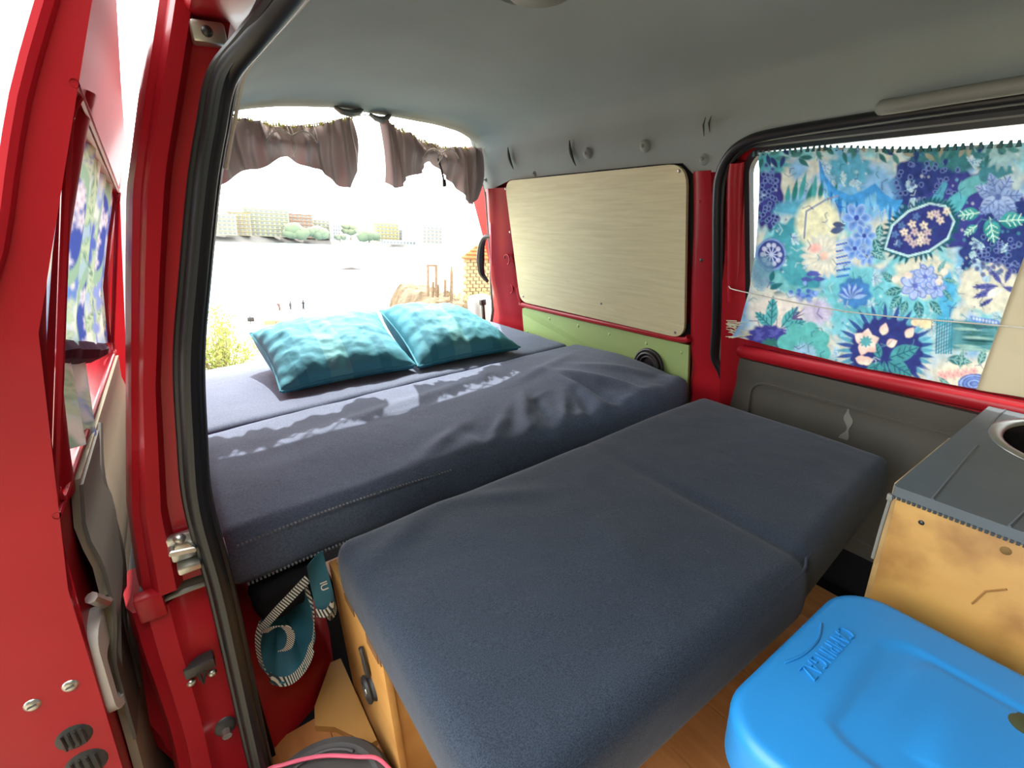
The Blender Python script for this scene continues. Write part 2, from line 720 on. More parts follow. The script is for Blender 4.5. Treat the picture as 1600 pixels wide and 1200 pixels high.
def ceil_pt(t, y):
    zb = float(np.interp(y, YKEY, ZKEY))
    crown = 0.03 * float(sstep(1.85, 1.0, y)) if False else 0.03 * (1 - float(sstep(1.0, 1.84, y)))
    prof = [(XR(zb) - 0.008, zb), (XR(1.11) - 0.006, 1.112), (1.138, 1.165), (1.115, 1.21), (1.05, 1.243), (0.95, 1.262), (0.82, 1.277),
            (0.6, 1.295 + crown), (0.42, 1.288 + crown * 0.8), (0.30, 1.268 + crown * 0.3), (0.23, 1.24), (0.19, 1.21), (0.165, 1.18)]
    if zb > 1.1:
        pass
    L = np.linspace(0, 1, len(prof))
    x = float(np.interp(t, L, [p[0] for p in prof]))
    z = float(np.interp(t, L, [p[1] for p in prof]))
    if y > 0.8:
        xl = float(np.interp(t, [0.8, 1.0], [0, 1.0]))
        x -= 0.02 * xl
    # shallow dents of the moulded liner above the rear panel
    if 0 < t < 0.25:
        for yc, w in ((1.54, 0.05), (1.20, 0.05), (0.93, 0.06)):
            x += 0.006 * math.exp(-((y - yc) / w) ** 2) * math.sin(t / 0.25 * math.pi)
    if y > 1.78:     # lip over the rear opening
        z -= 0.012 * float(sstep(1.78, 1.815, y)) * math.sin(math.pi * min(1, max(0, t)))
    z += 0.002 * fbm(x, y, 0, 6)
    return (x, y, z)


ys = sorted(set(list(lin(-1.62, 1.826, 90)) + YKEY[:-1]))
ys = [y for y in ys if y <= 1.826]


def ceil_smooth(t, y):
    a = np.array(ceil_pt(max(0, t - 0.02), y))
    b = np.array(ceil_pt(t, y))
    c2 = np.array(ceil_pt(min(1, t + 0.02), y))
    return tuple((a + 2 * b + c2) / 4) if 0.02 < t < 0.98 else tuple(b)


V, F = slabg(lambda t, y: ceil_smooth(t, y), lin(0, 1, 66), ys, lambda p: (0.0, 0.0, 0.03) if 0.25 < p[0] < 1.05 else ((0.02, 0, 0.02) if p[0] > 0.6 else (-0.02, 0, 0.02)))
ceiling = struct(mobj('ceiling', V, F, HEAD, angle=50))


def on_ceiling_side(y, z, r, h, name, m):
    V, F = domeg((XR(z) - 0.004, y, z), (-1, 0, -0.25), r, h)
    return mobj(name, V, F, m, ceiling)


for (y, z, r, h) in ((1.206, 1.101, 0.017, 0.011), (0.985, 1.099, 0.017, 0.012), (0.806, 1.052, 0.015, 0.013), (1.48, 1.062, 0.010, 0.010), (1.80, 1.06, 0.009, 0.01)):
    b = on_ceiling_side(y, z, r, h, 'fastener_cap', HEAD)
    V, F = domeg((XR(z) - 0.004 - h * 0.9, y, z), (-1, 0, -0.25), r * 0.35, 0.003, 8, 2)
    mobj('screw_head', V, F, GREYPL, b)
DARKGREY = mat('scuff_and_slot_shade', s2l((66, 68, 64)), rough=0.8)  # scuff colour, also painted in for the shade inside the slots
for (y, z) in ((1.60, 1.118), (1.27, 1.105)):
    mb = MB()
    path = [(XR(z) - 0.012, y + 0.010 - 0.03 * q * q, z + 0.040 - 0.075 * q) for q in lin(0, 1, 7)]
    mb.tube(path, [0.001, 0.003, 0.0045, 0.005, 0.004, 0.003, 0.001], 6)
    mb.obj('clip_slot', DARKGREY, ceiling)
for (y, z, dy, dz) in ((0.800, 1.125, 0.004, 0.024), (0.785, 1.128, 0.005, 0.020)):
    mb = MB()
    mb.tube([(XR(z) - 0.006, y, z - dz), (XR(z) - 0.0085, y + 0.003, z), (XR(z) - 0.006, y, z + dz * 0.7)], [0.0006, 0.0022, 0.0006], 5)
    mb.obj('scuff_mark', DARKGREY, ceiling)
# dome lamp recess at the roof centre
V, F = latheg([(0.0, -0.024), (0.05, -0.022), (0.062, -0.012), (0.070, -0.004), (0.075, 0.006)], (0.635, 0.795, 1.318), 28)
mobj('dome_lamp', V, F, GREYPL, ceiling)
V, F = latheg([(0.070, 0.010), (0.080, -0.010), (0.088, -0.004), (0.092, 0.012)], (0.635, 0.795, 1.318), 28)
mobj('lamp_bezel', V, F, HEAD, ceiling)
# two catch plates on the rear lip
for (x0, x1, z, d) in ((0.585, 0.68, 1.279, 0.020), (0.70, 0.775, 1.266, 0.022)):
    mb = MB()
    mb.tube([(x0, 1.815, z + 0.004), (x0 + 0.02, 1.81, z - d * 0.4), ((x0 + x1) / 2, 1.808, z - d * 0.6), (x1 - 0.02, 1.81, z - d * 0.4), (x1, 1.815, z + 0.004)], [0.006, 0.012, 0.014, 0.012, 0.006], 8, squash=(0.8, 1.4))
    mb.obj('catch_plate', GREYPL, ceiling)

# ---- unseen cab end: side walls and front wall, kept solid to cut light
for nm, X0, y1 in (('wall_right_cab', 1.31, -0.18), ('wall_left_cab', -0.13, -0.30)):
    V, F = slabg(lambda y, z: (X0 - (0.25 if X0 > 0 else -0.25) * max(0, z - 0.47), y, z), lin(-0.9, y1, 3), lin(-0.1, 1.28, 8), (0.03, 0, 0))
    struct(mobj(nm, V, F, GREYPL))
V, F = boxg((-0.16, -0.92, -0.1), (1.32, -0.88, 1.33))
struct(mobj('wall_front', V, F, TRIM_D, smooth=False))
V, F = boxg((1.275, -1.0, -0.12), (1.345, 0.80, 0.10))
struct(mobj('trim_6', V, F, BLACKMAT, smooth=False))  # sill coloured black for the shade beside the mattress

# ---- outer roof
V, F = slabg(lambda x, y: (x, y, 1.345 - 0.16 * ((x - 0.6) / 0.55) ** 4), lin(0.10, 1.12, 20), lin(-1.65, 1.84, 6), (0, 0, 0.012))
struct(mobj('ceiling_roof_skin', V, F, RED))

# ---- right wall: rear quarter behind the panel
def rwall_strip(name, y0, y1, z0, z1, o, t, m, parent=None, ny=4, nz=12):
    V, F = slabg(lambda y, z: (XR(z) - o, y, z), lin(y0, y1, ny), lin(z0, z1, nz), (t, 0, 0))
    return mobj(name, V, F, m, parent)


wall_r = struct(rwall_strip('wall_right', 0.775, 2.0, -0.05, 1.19, -0.03, 0.03, RED_INNER, ny=8, nz=24))
# C pillar: rounded post between the panel and the sliding door
def loft_z(section, z0, z1, nz, close=True):
    """section(z) -> list of (x, y) points, closed loop"""
    zs = lin(z0, z1, nz)
    V, F = [], []
    n = len(section(z0))
    for z in zs:
        V += [(x, y, z) for x, y in section(z)]
    for i in range(nz - 1):
        for k in range(n if close else n - 1):
            j = (k + 1) % n
            F.append((i * n + k, (i + 1) * n + k, (i + 1) * n + j, i * n + j))
    if close:
        F.append(tuple(range(n)))
        F.append(tuple((nz - 1) * n + k for k in range(n - 1, -1, -1)))
    return V, F


def cpil(z):
    x = XR(z)
    y0 = 0.762 + 0.02 * float(sstep(0.40, 0.55, z)) - 0.0 * z
    y1 = 0.852 + 0.03 * float(sstep(1.05, 0.5, z)) if False else 0.848 + 0.045 * (1 - float(sstep(0.5, 1.05, z)))
    return [(x + 0.04, y0), (x + 0.002, y0), (x - 0.010, y0 + 0.006), (x - 0.014, y0 + 0.02), (x - 0.014, y1 - 0.03), (x - 0.010, y1 - 0.012), (x + 0.004, y1), (x + 0.04, y1)]


V, F = loft_z(cpil, 0.0, 1.026, 40)
cp = mobj('door_pillar', V, F, RED, wall_r)
V, F = domeg((XR(0.806) - 0.0135, 0.825, 0.806), (-1, 0, 0), 0.006, 0.002, 10, 2)
mobj('bolt_hole', V, F, BLACKPL, cp)
V, F = domeg((XR(0.955) - 0.0135, 0.82, 0.955), (-1, 0, 0), 0.004, 0.002, 8, 2)
mobj('bolt_hole', V, F, RED, cp)


def dpil(z):
    x = XR(z)
    y0 = float(np.interp(z, [0.30, 0.545, 0.75, 1.03], [1.74, 1.765, 1.765, 1.63]))
    y1 = float(np.interp(z, [0.30, 0.37, 0.52, 0.64, 0.72, 1.02], [2.09, 2.079, 2.03, 1.985, 1.945, 1.841]))
    w = y1 - y0
    bulge = 0.012 * math.exp(-((z - 0.66) / 0.09) ** 2)
    return [(x + 0.05, y0), (x + 0.008, y0), (x - 0.004, y0 + 0.02), (x - 0.010 - bulge * .3, y0 + w * 0.35), (x - 0.022 - bulge, y0 + w * 0.52), (x - 0.030 - bulge, y0 + w * 0.60),
            (x - 0.026 - bulge, y0 + w * 0.70), (x - 0.006, y0 + w * 0.9), (x + 0.012, y1), (x + 0.05, y1)]


V, F = loft_z(dpil, 0.25, 1.025, 40)
dp = mobj('rear_pillar', V, F, RED, wall_r)
for (y, z) in ((1.784, 0.743), (1.815, 0.612)):
    mb = MB()
    mb.tube([(XR(z) - 0.010, y + 0.02 * math.cos(a), z + 0.02 * math.sin(a)) for a in lin(0.2, 4.6, 14)], 0.003, 6)
    mb.obj('pressed_ring', RED, dp)
# rear edge rubber of the opening
mb = MB()
mb.tube(smooth_path([(XR(z) + 0.020, float(np.interp(z, [0.30, 0.37, 0.52, 0.64, 0.72, 1.02], [2.10, 2.092, 2.043, 1.998, 1.955, 1.853])), z) for z in lin(0.30, 1.06, 14)], 3), 0.012, 8)
struct(mb.obj('trim_1', RUBBER))
# header over the rear opening and its pillar-top cover
mb = MB()
mb.tube(smooth_path([(1.155, 1.85, 1.04), (1.14, 1.85, 1.16), (1.10, 1.85, 1.245), (0.95, 1.845, 1.295), (0.6, 1.845, 1.33), (0.3, 1.85, 1.315), (0.17, 1.86, 1.24), (0.09, 1.86, 1.12)], 6), 0.012, 8)
mb.obj('rear_header', HEAD, wall_r)
# red bead under the panel
mb = MB()
mb.tube(smooth_path([(XR(0.60) - 0.006, 1.765, 0.62), (XR(0.56) - 0.010, 1.752, 0.56), (XR(0.55) - 0.012, 1.70, 0.547), (XR(0.55) - 0.012, 1.2, 0.549), (XR(0.555) - 0.012, 0.92, 0.553), (XR(.57) - 0.012, 0.885, 0.57)], 6), 0.010, 8)
mb.obj('panel_bead', RED, wall_r)
# black gap rubber round the window under the panel
V, F = annulusg(rrect(0.836, 1.66, 0.565, 1.054, 0.06), rrect(0.868, 1.60, 0.60, 1.03, 0.05), RWALL(0.001), (0.012, 0, 0))
mobj('window_rubber', V, F, RUBBER, wall_r)

# strap on the rear pillar
mb = MB()
mb.tube(smooth_path([(1.20, 1.845, 0.835), (1.190, 1.90, 0.832), (1.196, 1.945, 0.79), (1.212, 1.985, 0.72), (1.222, 1.995, 0.665), (1.232, 1.965, 0.63)], 5),
        [0.007, 0.008, 0.009, 0.010, 0.010, 0.011, 0.012, 0.013, 0.014, 0.015, 0.016, 0.017, 0.018, 0.019, 0.019, 0.019, 0.018, 0.017, 0.017, 0.016, 0.015, 0.013, 0.012, 0.011, 0.009, 0.008], 8)
mb.obj('rubber_strap', RUBBER, wall_r)
# door check on the rear edge
mb = MB()
mb.box((1.270, 2.085, 0.36), (1.284, 2.10, 0.50), 0.003)
mb.box((1.262, 2.082, 0.495), (1.292, 2.104, 0.525), 0.004)
mb.obj('door_check', STEEL_D, wall_r)
# rear lamp standing out behind the pillar
V, F = rboxg((1.245, 2.125, 0.30), (1.36, 2.21, 0.535), 0.03, (0.03, 0.03, 0.03))
rl = mobj('tail_lamp', V, F, WHITEPL, wall_r)
V, F = rboxg((1.240, 2.130, 0.35), (1.270, 2.206, 0.428), 0.012, (0.02, 0.02, 0.02))
mobj('red_lens', V, F, mat('red_lens', (0.7, 0.03, 0.04), rough=0.2), rl)

# ---- near side: rear quarter, jamb pillar, sill
V, F = slabg(lambda y, z: (XB(z) + 0.012 + 0.03 * float(sstep(0.8, 0.84, y)), y, z), lin(0.82, 1.93, 12), lin(0.33, 1.30, 30), (0.03, 0, 0))
wall_l = struct(mobj('wall_left', V, F, RED))


def jamb(z):
    """front jamb of the near C pillar, from the seal out to the skin"""
    s = XS(z) - 0.004
    b = XB(z)
    w = s - b
    d = 0.0
    return [(s + 0.02, 0.790), (s + 0.004, 0.742), (s - w * 0.10, 0.744), (s - w * 0.42, 0.746), (s - w * 0.46, 0.740), (s - w * 0.52, 0.730),
            (s - w * 0.74, 0.729), (s - w * 0.79, 0.736), (s - w * 0.84, 0.748), (s - w * 0.95, 0.752), (b, 0.768), (b - 0.004, 0.80), (b, 0.86), (s + 0.02, 0.86)]


V, F = loft_z(jamb, 0.478, 1.24, 50)
jp = mobj('jamb_pillar', V, F, RED, wall_l, angle=28)


def jamb_low(z):
    s = XS(z) - 0.002
    b = XB(z) - 0.012 + 0.03 * float(sstep(0.30, 0.12, 0.30 - z)) * 0
    b = b + 0.012 * math.sin((z - 0.05) * 9)
    w = s - b
    f = 0.016 * float(sstep(0.38, 0.455, z))
    return [(s + 0.02, 0.79), (s + 0.004, 0.738 + f), (s - w * 0.40, 0.734 + f), (s - w * 0.50, 0.728 + f), (s - w * 0.56, 0.720 + f), (s - w * 0.78, 0.718 + f),
            (s - w * 0.83, 0.726 + f), (s - w * 0.93, 0.732 + f), (b, 0.75 + f), (b - 0.004, 0.80), (b, 0.86), (s + 0.02, 0.86)]


V, F = loft_z(jamb_low, -0.12, 0.456, 40)
jl = mobj('lower_jamb', V, F, RED, wall_l, angle=28)
mb = MB()
mb.box((-0.125, 0.752, 0.452), (-0.03, 0.80, 0.482))
mb.obj('seam_gap', BLACKPL, wall_l)
mb = MB()
mb.box((-0.132, 0.728, 0.446), (-0.100, 0.75, 0.484), 0.003)
mb.obj('seam_tab', RED, wall_l)
mb = MB()
mb.tube(smooth_path([(-0.105, 0.742, 0.462), (-0.07, 0.738, 0.466), (-0.036, 0.740, 0.463)], 6), 0.004, 6)
mb.obj('seam_strip', GREYPL, wall_l)
# latch striker on the upper jamb
mb = MB()
mb.box((-0.078, 0.728, 0.520), (-0.042, 0.742, 0.560), 0.004)
mb.box((-0.074, 0.712, 0.508), (-0.046, 0.742, 0.520), 0.003)
mb.tube([(-0.074, 0.742, 0.545), (-0.074, 0.715, 0.545), (-0.050, 0.715, 0.540), (-0.050, 0.742, 0.540)], 0.0045, 8)
V, F = domeg((-0.062, 0.728, 0.556), (0, -1, 0), 0.008, 0.008)
mb.add(V, F)
mb.obj('striker', METAL, wall_l)
mb = MB()
mb.box((-0.105, 0.714, 0.335), (-0.066, 0.736, 0.352), 0.002)
mb.tube([(-0.090, 0.717, 0.338), (-0.086, 0.712, 0.320), (-0.080, 0.717, 0.338)], 0.004, 6)
lk = mb.obj('guide_bracket', STEEL_D, wall_l)
for x in (-0.101, -0.074):
    V, F = domeg((x, 0.722, 0.322), (0, -1, 0), 0.0065, 0.006)
    mobj('screw', V, F, METAL, lk)
mb = MB()
V, F = domeg((-0.081, 0.732, 0.20), (0, -1, 0.2), 0.016, 0.004, 14, 3)
mb.add(V, F)
bh = mb.obj('access_hole', BLACKPL, wall_l)
mb = MB()
mb.tube([(-0.081, 0.735, 0.195), (-0.081, 0.718, 0.193)], 0.007, 8)
mb.obj('bolt', METAL, bh)
# slide rail end with bracket at the top of the jamb
mb = MB()
mb.box((0.088, 0.60, 1.178), (0.150, 0.80, 1.235), 0.008)
mb.obj('roof_rail', RED, wall_l)
mb = MB()
mb.box((0.088, 0.722, 1.150), (0.122, 0.742, 1.172), 0.003)
br = mb.obj('rail_bracket', METAL, wall_l)
V, F = domeg((0.103, 0.722, 1.161), (0, -1, 0), 0.006, 0.004)
mobj('screw', V, F, STEEL_D, br)
mb = MB()
mb.tube([(0.16, -1.0, 1.21), (0.158, 0.62, 1.21)], 0.030, 10)
mb.tube([(0.10, -1.0, 1.25), (0.10, 0.82, 1.25)], 0.034, 10)
mb.obj('roof_side_rail', RED, wall_l)
# sill
mb = MB()
mb.box((-0.17, -1.0, -0.16), (-0.07, 0.75, -0.03), 0.01)
mb.obj('sill', RED, wall_l)


# wheel arch inside the near rear corner
def arch(u, v):
    base = [(-0.14, 0.775), (-0.03, 0.815), (0.06, 0.865), (0.12, 0.945), (0.14, 1.05), (0.14, 1.6)]
    L = lin(0, 1, len(base))
    x = float(np.interp(u, L, [p[0] for p in base]))
    y = float(np.interp(u, L, [p[1] for p in base]))
    z = -0.01 + 0.33 * v
    k = 0.10 * (1 - math.cos(v * math.pi / 2))
    k2 = 0.010 * math.exp(-((v - 0.45) / 0.06) ** 2)
    return (x - k * 0.9 - k2, y + k * 0.8 + k2, z)


V, F = slabg(arch, lin(0, 1, 40), lin(0, 1, 16), (-0.012, 0.012, 0))
mobj('wheel_arch', V, F, RED_INNER, wall_l)

# near door seal: sweeping rubber
SEAL = [(XS(z), 0.718 if z < 0.95 else 0.718 - (z - 0.95) * 0.10, z) for z in (-0.10, 0.05, 0.2, 0.35, 0.47, 0.6, 0.7, 0.8, 0.9, 1.0, 1.06)] + \
       [(0.108, 0.697, 1.113), (0.137, 0.662, 1.143), (0.160, 0.605, 1.163), (0.176, 0.51, 1.18), (0.185, 0.25, 1.192), (0.185, -1.0, 1.195)]
sp = smooth_path(SEAL, 6)
mb = MB()
mb.tube(sp, 0.0125, 12)
mb.tube([p + np.array((0.011, 0.006, 0.004)) for p in sp], 0.0075, 8)
mb.tube([p + np.array((-0.011, 0.006, 0.002)) for p in sp], 0.0065, 8)
mb.tube([p + np.array((0.0, -0.010, 0.0)) for p in sp], 0.0045, 6)
struct(mb.obj('trim_2', RUBBER), 'black rubber seal sweeping round the near door opening')
# light edge of the liner beside the seal
mb = MB()
mb.tube([p + np.array((0.024, 0.012, 0.008)) for p in sp if p[2] > 1.0], 0.0022, 6)
struct(mb.obj('trim_3', WHITEPL))

# ---- far sliding door
R_SEAL = [(0.757, 0.05), (0.757, 0.30), (0.757, 0.42), (0.775, 0.475), (0.797, 0.52), (0.795, 0.57), (0.787, 0.64), (0.777, 0.80), (0.768, 0.96), (0.756, 1.02), (0.728, 1.058), (0.690, 1.077), (0.640, 1.085), (0.5, 1.089), (0.25, 1.092), (-0.20, 1.092)]
sp = smooth_path([(XR(z) - 0.016, y, z) for y, z in R_SEAL], 6)
mb = MB()
mb.tube(sp, 0.012, 10)
mb.tube([p + np.array((0.004, -0.012, -0.006)) for p in sp], 0.007, 8)
struct(mb.obj('trim_4', RUBBER), 'black rubber seal round the far sliding door')

door1 = bpy.data.objects.new('door_1', None)
COL.objects.link(door1)
door1.location = (1.28, 0.35, 0.0)
door1['_b'] = [1.28, 0.35, 0.0]
struct(door1, 'far red sliding door with a curtained window')
WIN = rrect(-0.06, 0.705, 0.588, 1.070, 0.05, 8)
OUT = rrect(-0.18, 0.762, 0.02, 1.100, 0.05, 8)
V, F = annulusg(OUT, WIN, RWALL(-0.012), (0.022, 0, 0))
mobj('door_panel', V, F, RED, door1)
# rounded red rails of the window frame
mb = MB()
mb.tube(smooth_path([(XR(z) - 0.004, y, z) for y, z in ((0.722, 1.04), (0.728, 0.98), (0.735, 0.8), (0.742, 0.63), (0.745, 0.585), (0.725, 0.562), (0.66, 0.558), (0.4, 0.562), (0.1, 0.568), (-0.1, 0.57))], 6), 0.019, 10)
mb.obj('frame_rail', RED, door1)
V, F = annulusg(rrect(-0.055, 0.708, 0.590, 1.068, 0.05, 8), rrect(-0.03, 0.695, 0.605, 1.056, 0.045, 8), RWALL(0.0), (0.02, 0, 0))
mobj('glass_rubber', V, F, RUBBER, door1)
mb = MB()
mb.tube([(XR(1.077) - 0.004, 0.70, 1.074), (XR(1.077) - 0.004, -0.18, 1.077)], 0.010, 8)
mb.obj('top_channel', BLACKPL, door1)
V, F = slabg(lambda y, z: (XR(z) + 0.022, y, z), lin(-0.05, 0.70, 3), lin(0.595, 1.06, 4), (0.004, 0, 0))
struct(mobj('window_1', V, F, GLASS))
V, F = slabg(lambda y, z: (XR(z) - 0.022 + 0.008 * float(sstep(0.50, 0.535, z)), y, z), lin(-0.18, 0.745, 30), lin(0.06, 0.538, 24), (0.02, 0, 0))
tp = mobj('door_trim', V, F, TRIM_D, door1)
loop = rrect(-0.10, 0.680, 0.14, 0.482, 0.04, 6)
mb = MB()
mb.tube([(XR(z) - 0.0225, y, z) for y, z in loop + loop[:1]], 0.0045, 6)
mb.obj('moulded_outline', TRIM_D, tp)
mb = MB()
V, F = slabg(lambda a, z: (XR(z) - 0.0235, 0.432 + 0.004 * math.sin(z * 70) + a * (0.006 + 0.004 * math.sin(z * 130)), z), lin(-1, 1, 3), lin(0.395, 0.474, 16), (0.001, 0, 0))
mobj('scratch', V, F, GREYPL, tp)

# ================================================================== FITTED PANELS
panel = thing('window_panel', 'pale wood-grain board screwed over the rear side window', 'panel', (1.25, 1.27, 0.56))


def ply_out():
    P = [(0.848, 1.047), (1.655, 1.047), (1.748, 0.562), (0.898, 0.560)]
    out = []
    for i in range(4):
        p = np.array(P[i])
        a = np.array(P[i - 1])
        b = np.array(P[(i + 1) % 4])
        r = 0.05 if i != 0 else 0.055
        pa = p + (a - p) / np.linalg.norm(a - p) * r
        pb = p + (b - p) / np.linalg.norm(b - p) * r
        for t in lin(0, 1, 7):
            out.append(tuple((1 - t) ** 2 * pa + 2 * t * (1 - t) * p + t * t * pb))
    return out


V, F = plateg(ply_out()[::-1], RWALL(0.019), (0.010, 0, 0))
mobj('board', V, F, PLYW, panel, smooth=False)
for (y, z) in ((1.661, 1.020), (0.872, 1.030), (1.700, 0.859), (1.239, 0.625), (0.930, 0.575), (1.715, 0.59)):
    V, F = domeg((XR(z) - 0.019, y, z), (-1, 0, -0.25), 0.005, 0.003, 10, 2)
    mobj('screw', V, F, METAL, panel)

gp = thing('kick_panel', 'long green painted panel with a row of screws under the wood-grain board', 'panel', (1.28, 1.3, 0.38))
V, F = plateg([(0.888, 0.540), (0.888, 0.34), (1.76, 0.34), (1.765, 0.50), (1.755, 0.527), (1.735, 0.534)], RWALL(0.012), (0.010, 0, 0))
mobj('board', V, F, GREENP, gp, smooth=False)
for (y, z) in ((1.565, 0.512), (1.39, 0.513), (1.224, 0.511), (1.053, 0.512), (0.914, 0.511), (1.735, 0.425), (0.905, 0.40)):
    V, F = domeg((XR(z) - 0.012, y, z), (-1, 0, 0), 0.009, 0.006, 12, 3)
    mobj('screw', V, F, GREENS, gp)

spk = thing('round_speaker', 'small round black speaker on the green panel', 'speaker', (1.285, 1.038, 0.43))
mb = MB()
for r, h in ((0.056, 0.016), (0.045, 0.022), (0.033, 0.018)):
    mb.tube([(XR(0.44) - 0.012 - h, 1.038 + r * math.cos(a), 0.436 + r * math.sin(a)) for a in lin(0, 2 * math.pi, 33)], 0.006, 8, cap=False)
mb.obj('ring', BLACKPL, spk)
V, F = domeg((XR(0.44) - 0.013, 1.038, 0.436), (-1, 0, 0), 0.052, 0.018, 24, 5)
mobj('cone', V, F, RUBBER, spk)

# grab handle over the far door
hd = thing('grab_handle', 'grey moulded grab handle above the far door window', 'handle', (1.12, 0.25, 1.10))
hp = smooth_path([(1.128, 0.432, 1.105), (1.108, 0.420, 1.103), (1.096, 0.385, 1.102), (1.088, 0.32, 1.103), (1.086, 0.22, 1.104), (1.090, 0.12, 1.106), (1.098, 0.06, 1.108), (1.128, 0.02, 1.110)], 6)
mb = MB()
mb.tube(hp, 0.0125, 12)
mb.obj('grip', GREYPL, hd)
for y in (0.425, 0.03):
    V, F = rboxg((1.112, y - 0.014, 1.093), (1.140, y + 0.014, 1.118), 0.008, (0.02, 0.02, 0.02))
    mobj('end_cap', V, F, GREYPL, hd)

# ================================================================== FLORAL CURTAINS (flat print drawn per vertex)
def inpoly_dist(P, poly):
    """signed distance (negative inside) of points P to polygon"""
    poly = np.asarray(poly, float)
    d = np.full(len(P), 1e9)
    ins = np.zeros(len(P), bool)
    n = len(poly)
    for i in range(n):
        a = poly[i]
        b = poly[(i + 1) % n]
        e = b - a
        w = P - a
        t = np.clip((w @ e) / (e @ e + 1e-9), 0, 1)
        q = w - t[:, None] * e
        d = np.minimum(d, np.einsum('ij,ij->i', q, q))
        c1 = (a[1] <= P[:, 1]) & (b[1] > P[:, 1])
        c2 = (a[1] > P[:, 1]) & (b[1] <= P[:, 1])
        cr = e[0] * w[:, 1] - e[1] * w[:, 0]
        ins ^= (c1 & (cr > 0)) | (c2 & (cr < 0))
    d = np.sqrt(d)
    return np.where(ins, -d, d)


class Art:
    def __init__(s, P, bg):
        s.P = np.asarray(P, float)
        s.C = np.tile(np.array(s2l(bg)), (len(P), 1))

    def _mask(s, lo, hi):
        return np.where((s.P[:, 0] > lo[0]) & (s.P[:, 0] < hi[0]) & (s.P[:, 1] > lo[1]) & (s.P[:, 1] < hi[1]))[0]

    def _put(s, idx, a, col, col2=None, f=None):
        c = np.array(s2l(col))
        if col2 is not None:
            c = c[None] * (1 - f[:, None]) + np.array(s2l(col2))[None] * f[:, None]
        s.C[idx] = s.C[idx] * (1 - a[:, None]) + c * a[:, None]

    def poly(s, pts, col, soft=1.0, alpha=1.0, col2=None, edge=None, ew=1.5):
        pts = np.asarray(pts, float)
        lo, hi = pts.min(0) - 4, pts.max(0) + 4
        idx = s._mask(lo, hi)
        if not len(idx):
            return
        d = inpoly_dist(s.P[idx], pts)
        a = np.clip(0.5 - d / (2 * soft), 0, 1) * alpha
        f = None
        if col2 is not None:
            f = np.clip((s.P[idx, 1] - pts[:, 1].min()) / (np.ptp(pts[:, 1]) + 1e-6), 0, 1)
        s._put(idx, a, col, col2, f)
        if edge is not None:
            a = np.clip(1 - (np.abs(d) - ew / 2) / 0.8, 0, 1) * alpha
            s._put(idx, a, edge)

    def ell(s, cx, cy, rx, ry, col, rot=0.0, soft=1.0, alpha=1.0, jag=0.0, nj=9, col2=None, edge=None, ew=1.5, seed=0):
        R = max(rx, ry) * (1 + jag) + 3 + soft
        idx = s._mask((cx - R, cy - R), (cx + R, cy + R))
        if not len(idx):
            return
        q = s.P[idx] - (cx, cy)
        c, sn = math.cos(rot), math.sin(rot)
        x = q[:, 0] * c + q[:, 1] * sn
        y = -q[:, 0] * sn + q[:, 1] * c
        ang = np.arctan2(y / ry, x / rx)
        rad = np.sqrt((x / rx) ** 2 + (y / ry) ** 2)
        lim = 1 + jag * np.sin(ang * nj + seed)
        d = (rad - lim) * min(rx, ry)
        a = np.clip(0.5 - d / (2 * soft), 0, 1) * alpha
        s._put(idx, a, col, col2, np.clip(rad, 0, 1) if col2 is not None else None)
        if edge is not None:
            s._put(idx, np.clip(1 - (np.abs(d) - ew / 2) / 0.8, 0, 1) * alpha, edge)

    def stroke(s, pts, w, col, alpha=1.0):
        pts = np.asarray(pts, float)
        lo, hi = pts.min(0) - w - 2, pts.max(0) + w + 2
        idx = s._mask(lo, hi)
        if not len(idx):
            return
        P = s.P[idx]
        d = np.full(len(P), 1e9)
        for a, b in zip(pts[:-1], pts[1:]):
            e = b - a
            t = np.clip(((P - a) @ e) / (e @ e + 1e-9), 0, 1)
            d = np.minimum(d, np.linalg.norm(P - a - t[:, None] * e, axis=1))
        s._put(idx, np.clip(1 - (d - w / 2) / 0.9, 0, 1) * alpha, col)

    def leaf(s, x0, y0, L, W, ang, col, vein=None, col2=None):
        t = lin(0, 1, 9)
        c, sn = math.cos(ang), math.sin(ang)
        up = [(x0 + c * L * q - sn * W * math.sin(math.pi * q ** 0.8) / 2, y0 + sn * L * q + c * W * math.sin(math.pi * q ** 0.8) / 2) for q in t]
        dn = [(x0 + c * L * q + sn * W * math.sin(math.pi * q ** 0.8) / 2, y0 + sn * L * q - c * W * math.sin(math.pi * q ** 0.8) / 2) for q in t[::-1]]
        s.poly(up + dn, col, col2=col2)
        if vein is not None:
            s.stroke([(x0, y0), (x0 + c * L * 0.92, y0 + sn * L * 0.92)], 1.1, vein)
            for q in (0.25, 0.45, 0.65):
                for sg in (-1, 1):
                    s.stroke([(x0 + c * L * q, y0 + sn * L * q), (x0 + c * L * (q + 0.16) - sg * sn * W * 0.33, y0 + sn * L * (q + 0.16) + sg * c * W * 0.33)], 0.8, vein)

    def flower(s, cx, cy, r, n, col, mid, rot=0.0, edge=None, wide=0.5, col2=None):
        for k in range(n):
            a = rot + 2 * math.pi * k / n
            s.ell(cx + math.cos(a) * r * 0.55, cy + math.sin(a) * r * 0.55, r * 0.5, r * wide * 0.62, col, rot=a, edge=edge, ew=1.0, col2=col2)
        s.ell(cx, cy, r * 0.2, r * 0.2, mid)

    def wash(s, col, scale, thr, alpha, seed):
        v = np.array([noise.fractal(Vector((p[0] * scale + seed, p[1] * scale, seed)), 1.0, 2.0, 3) for p in s.P[::1]])
        a = np.clip((v - thr) * 4, 0, 1) * alpha
        s._put(np.arange(len(s.P)), a, col)


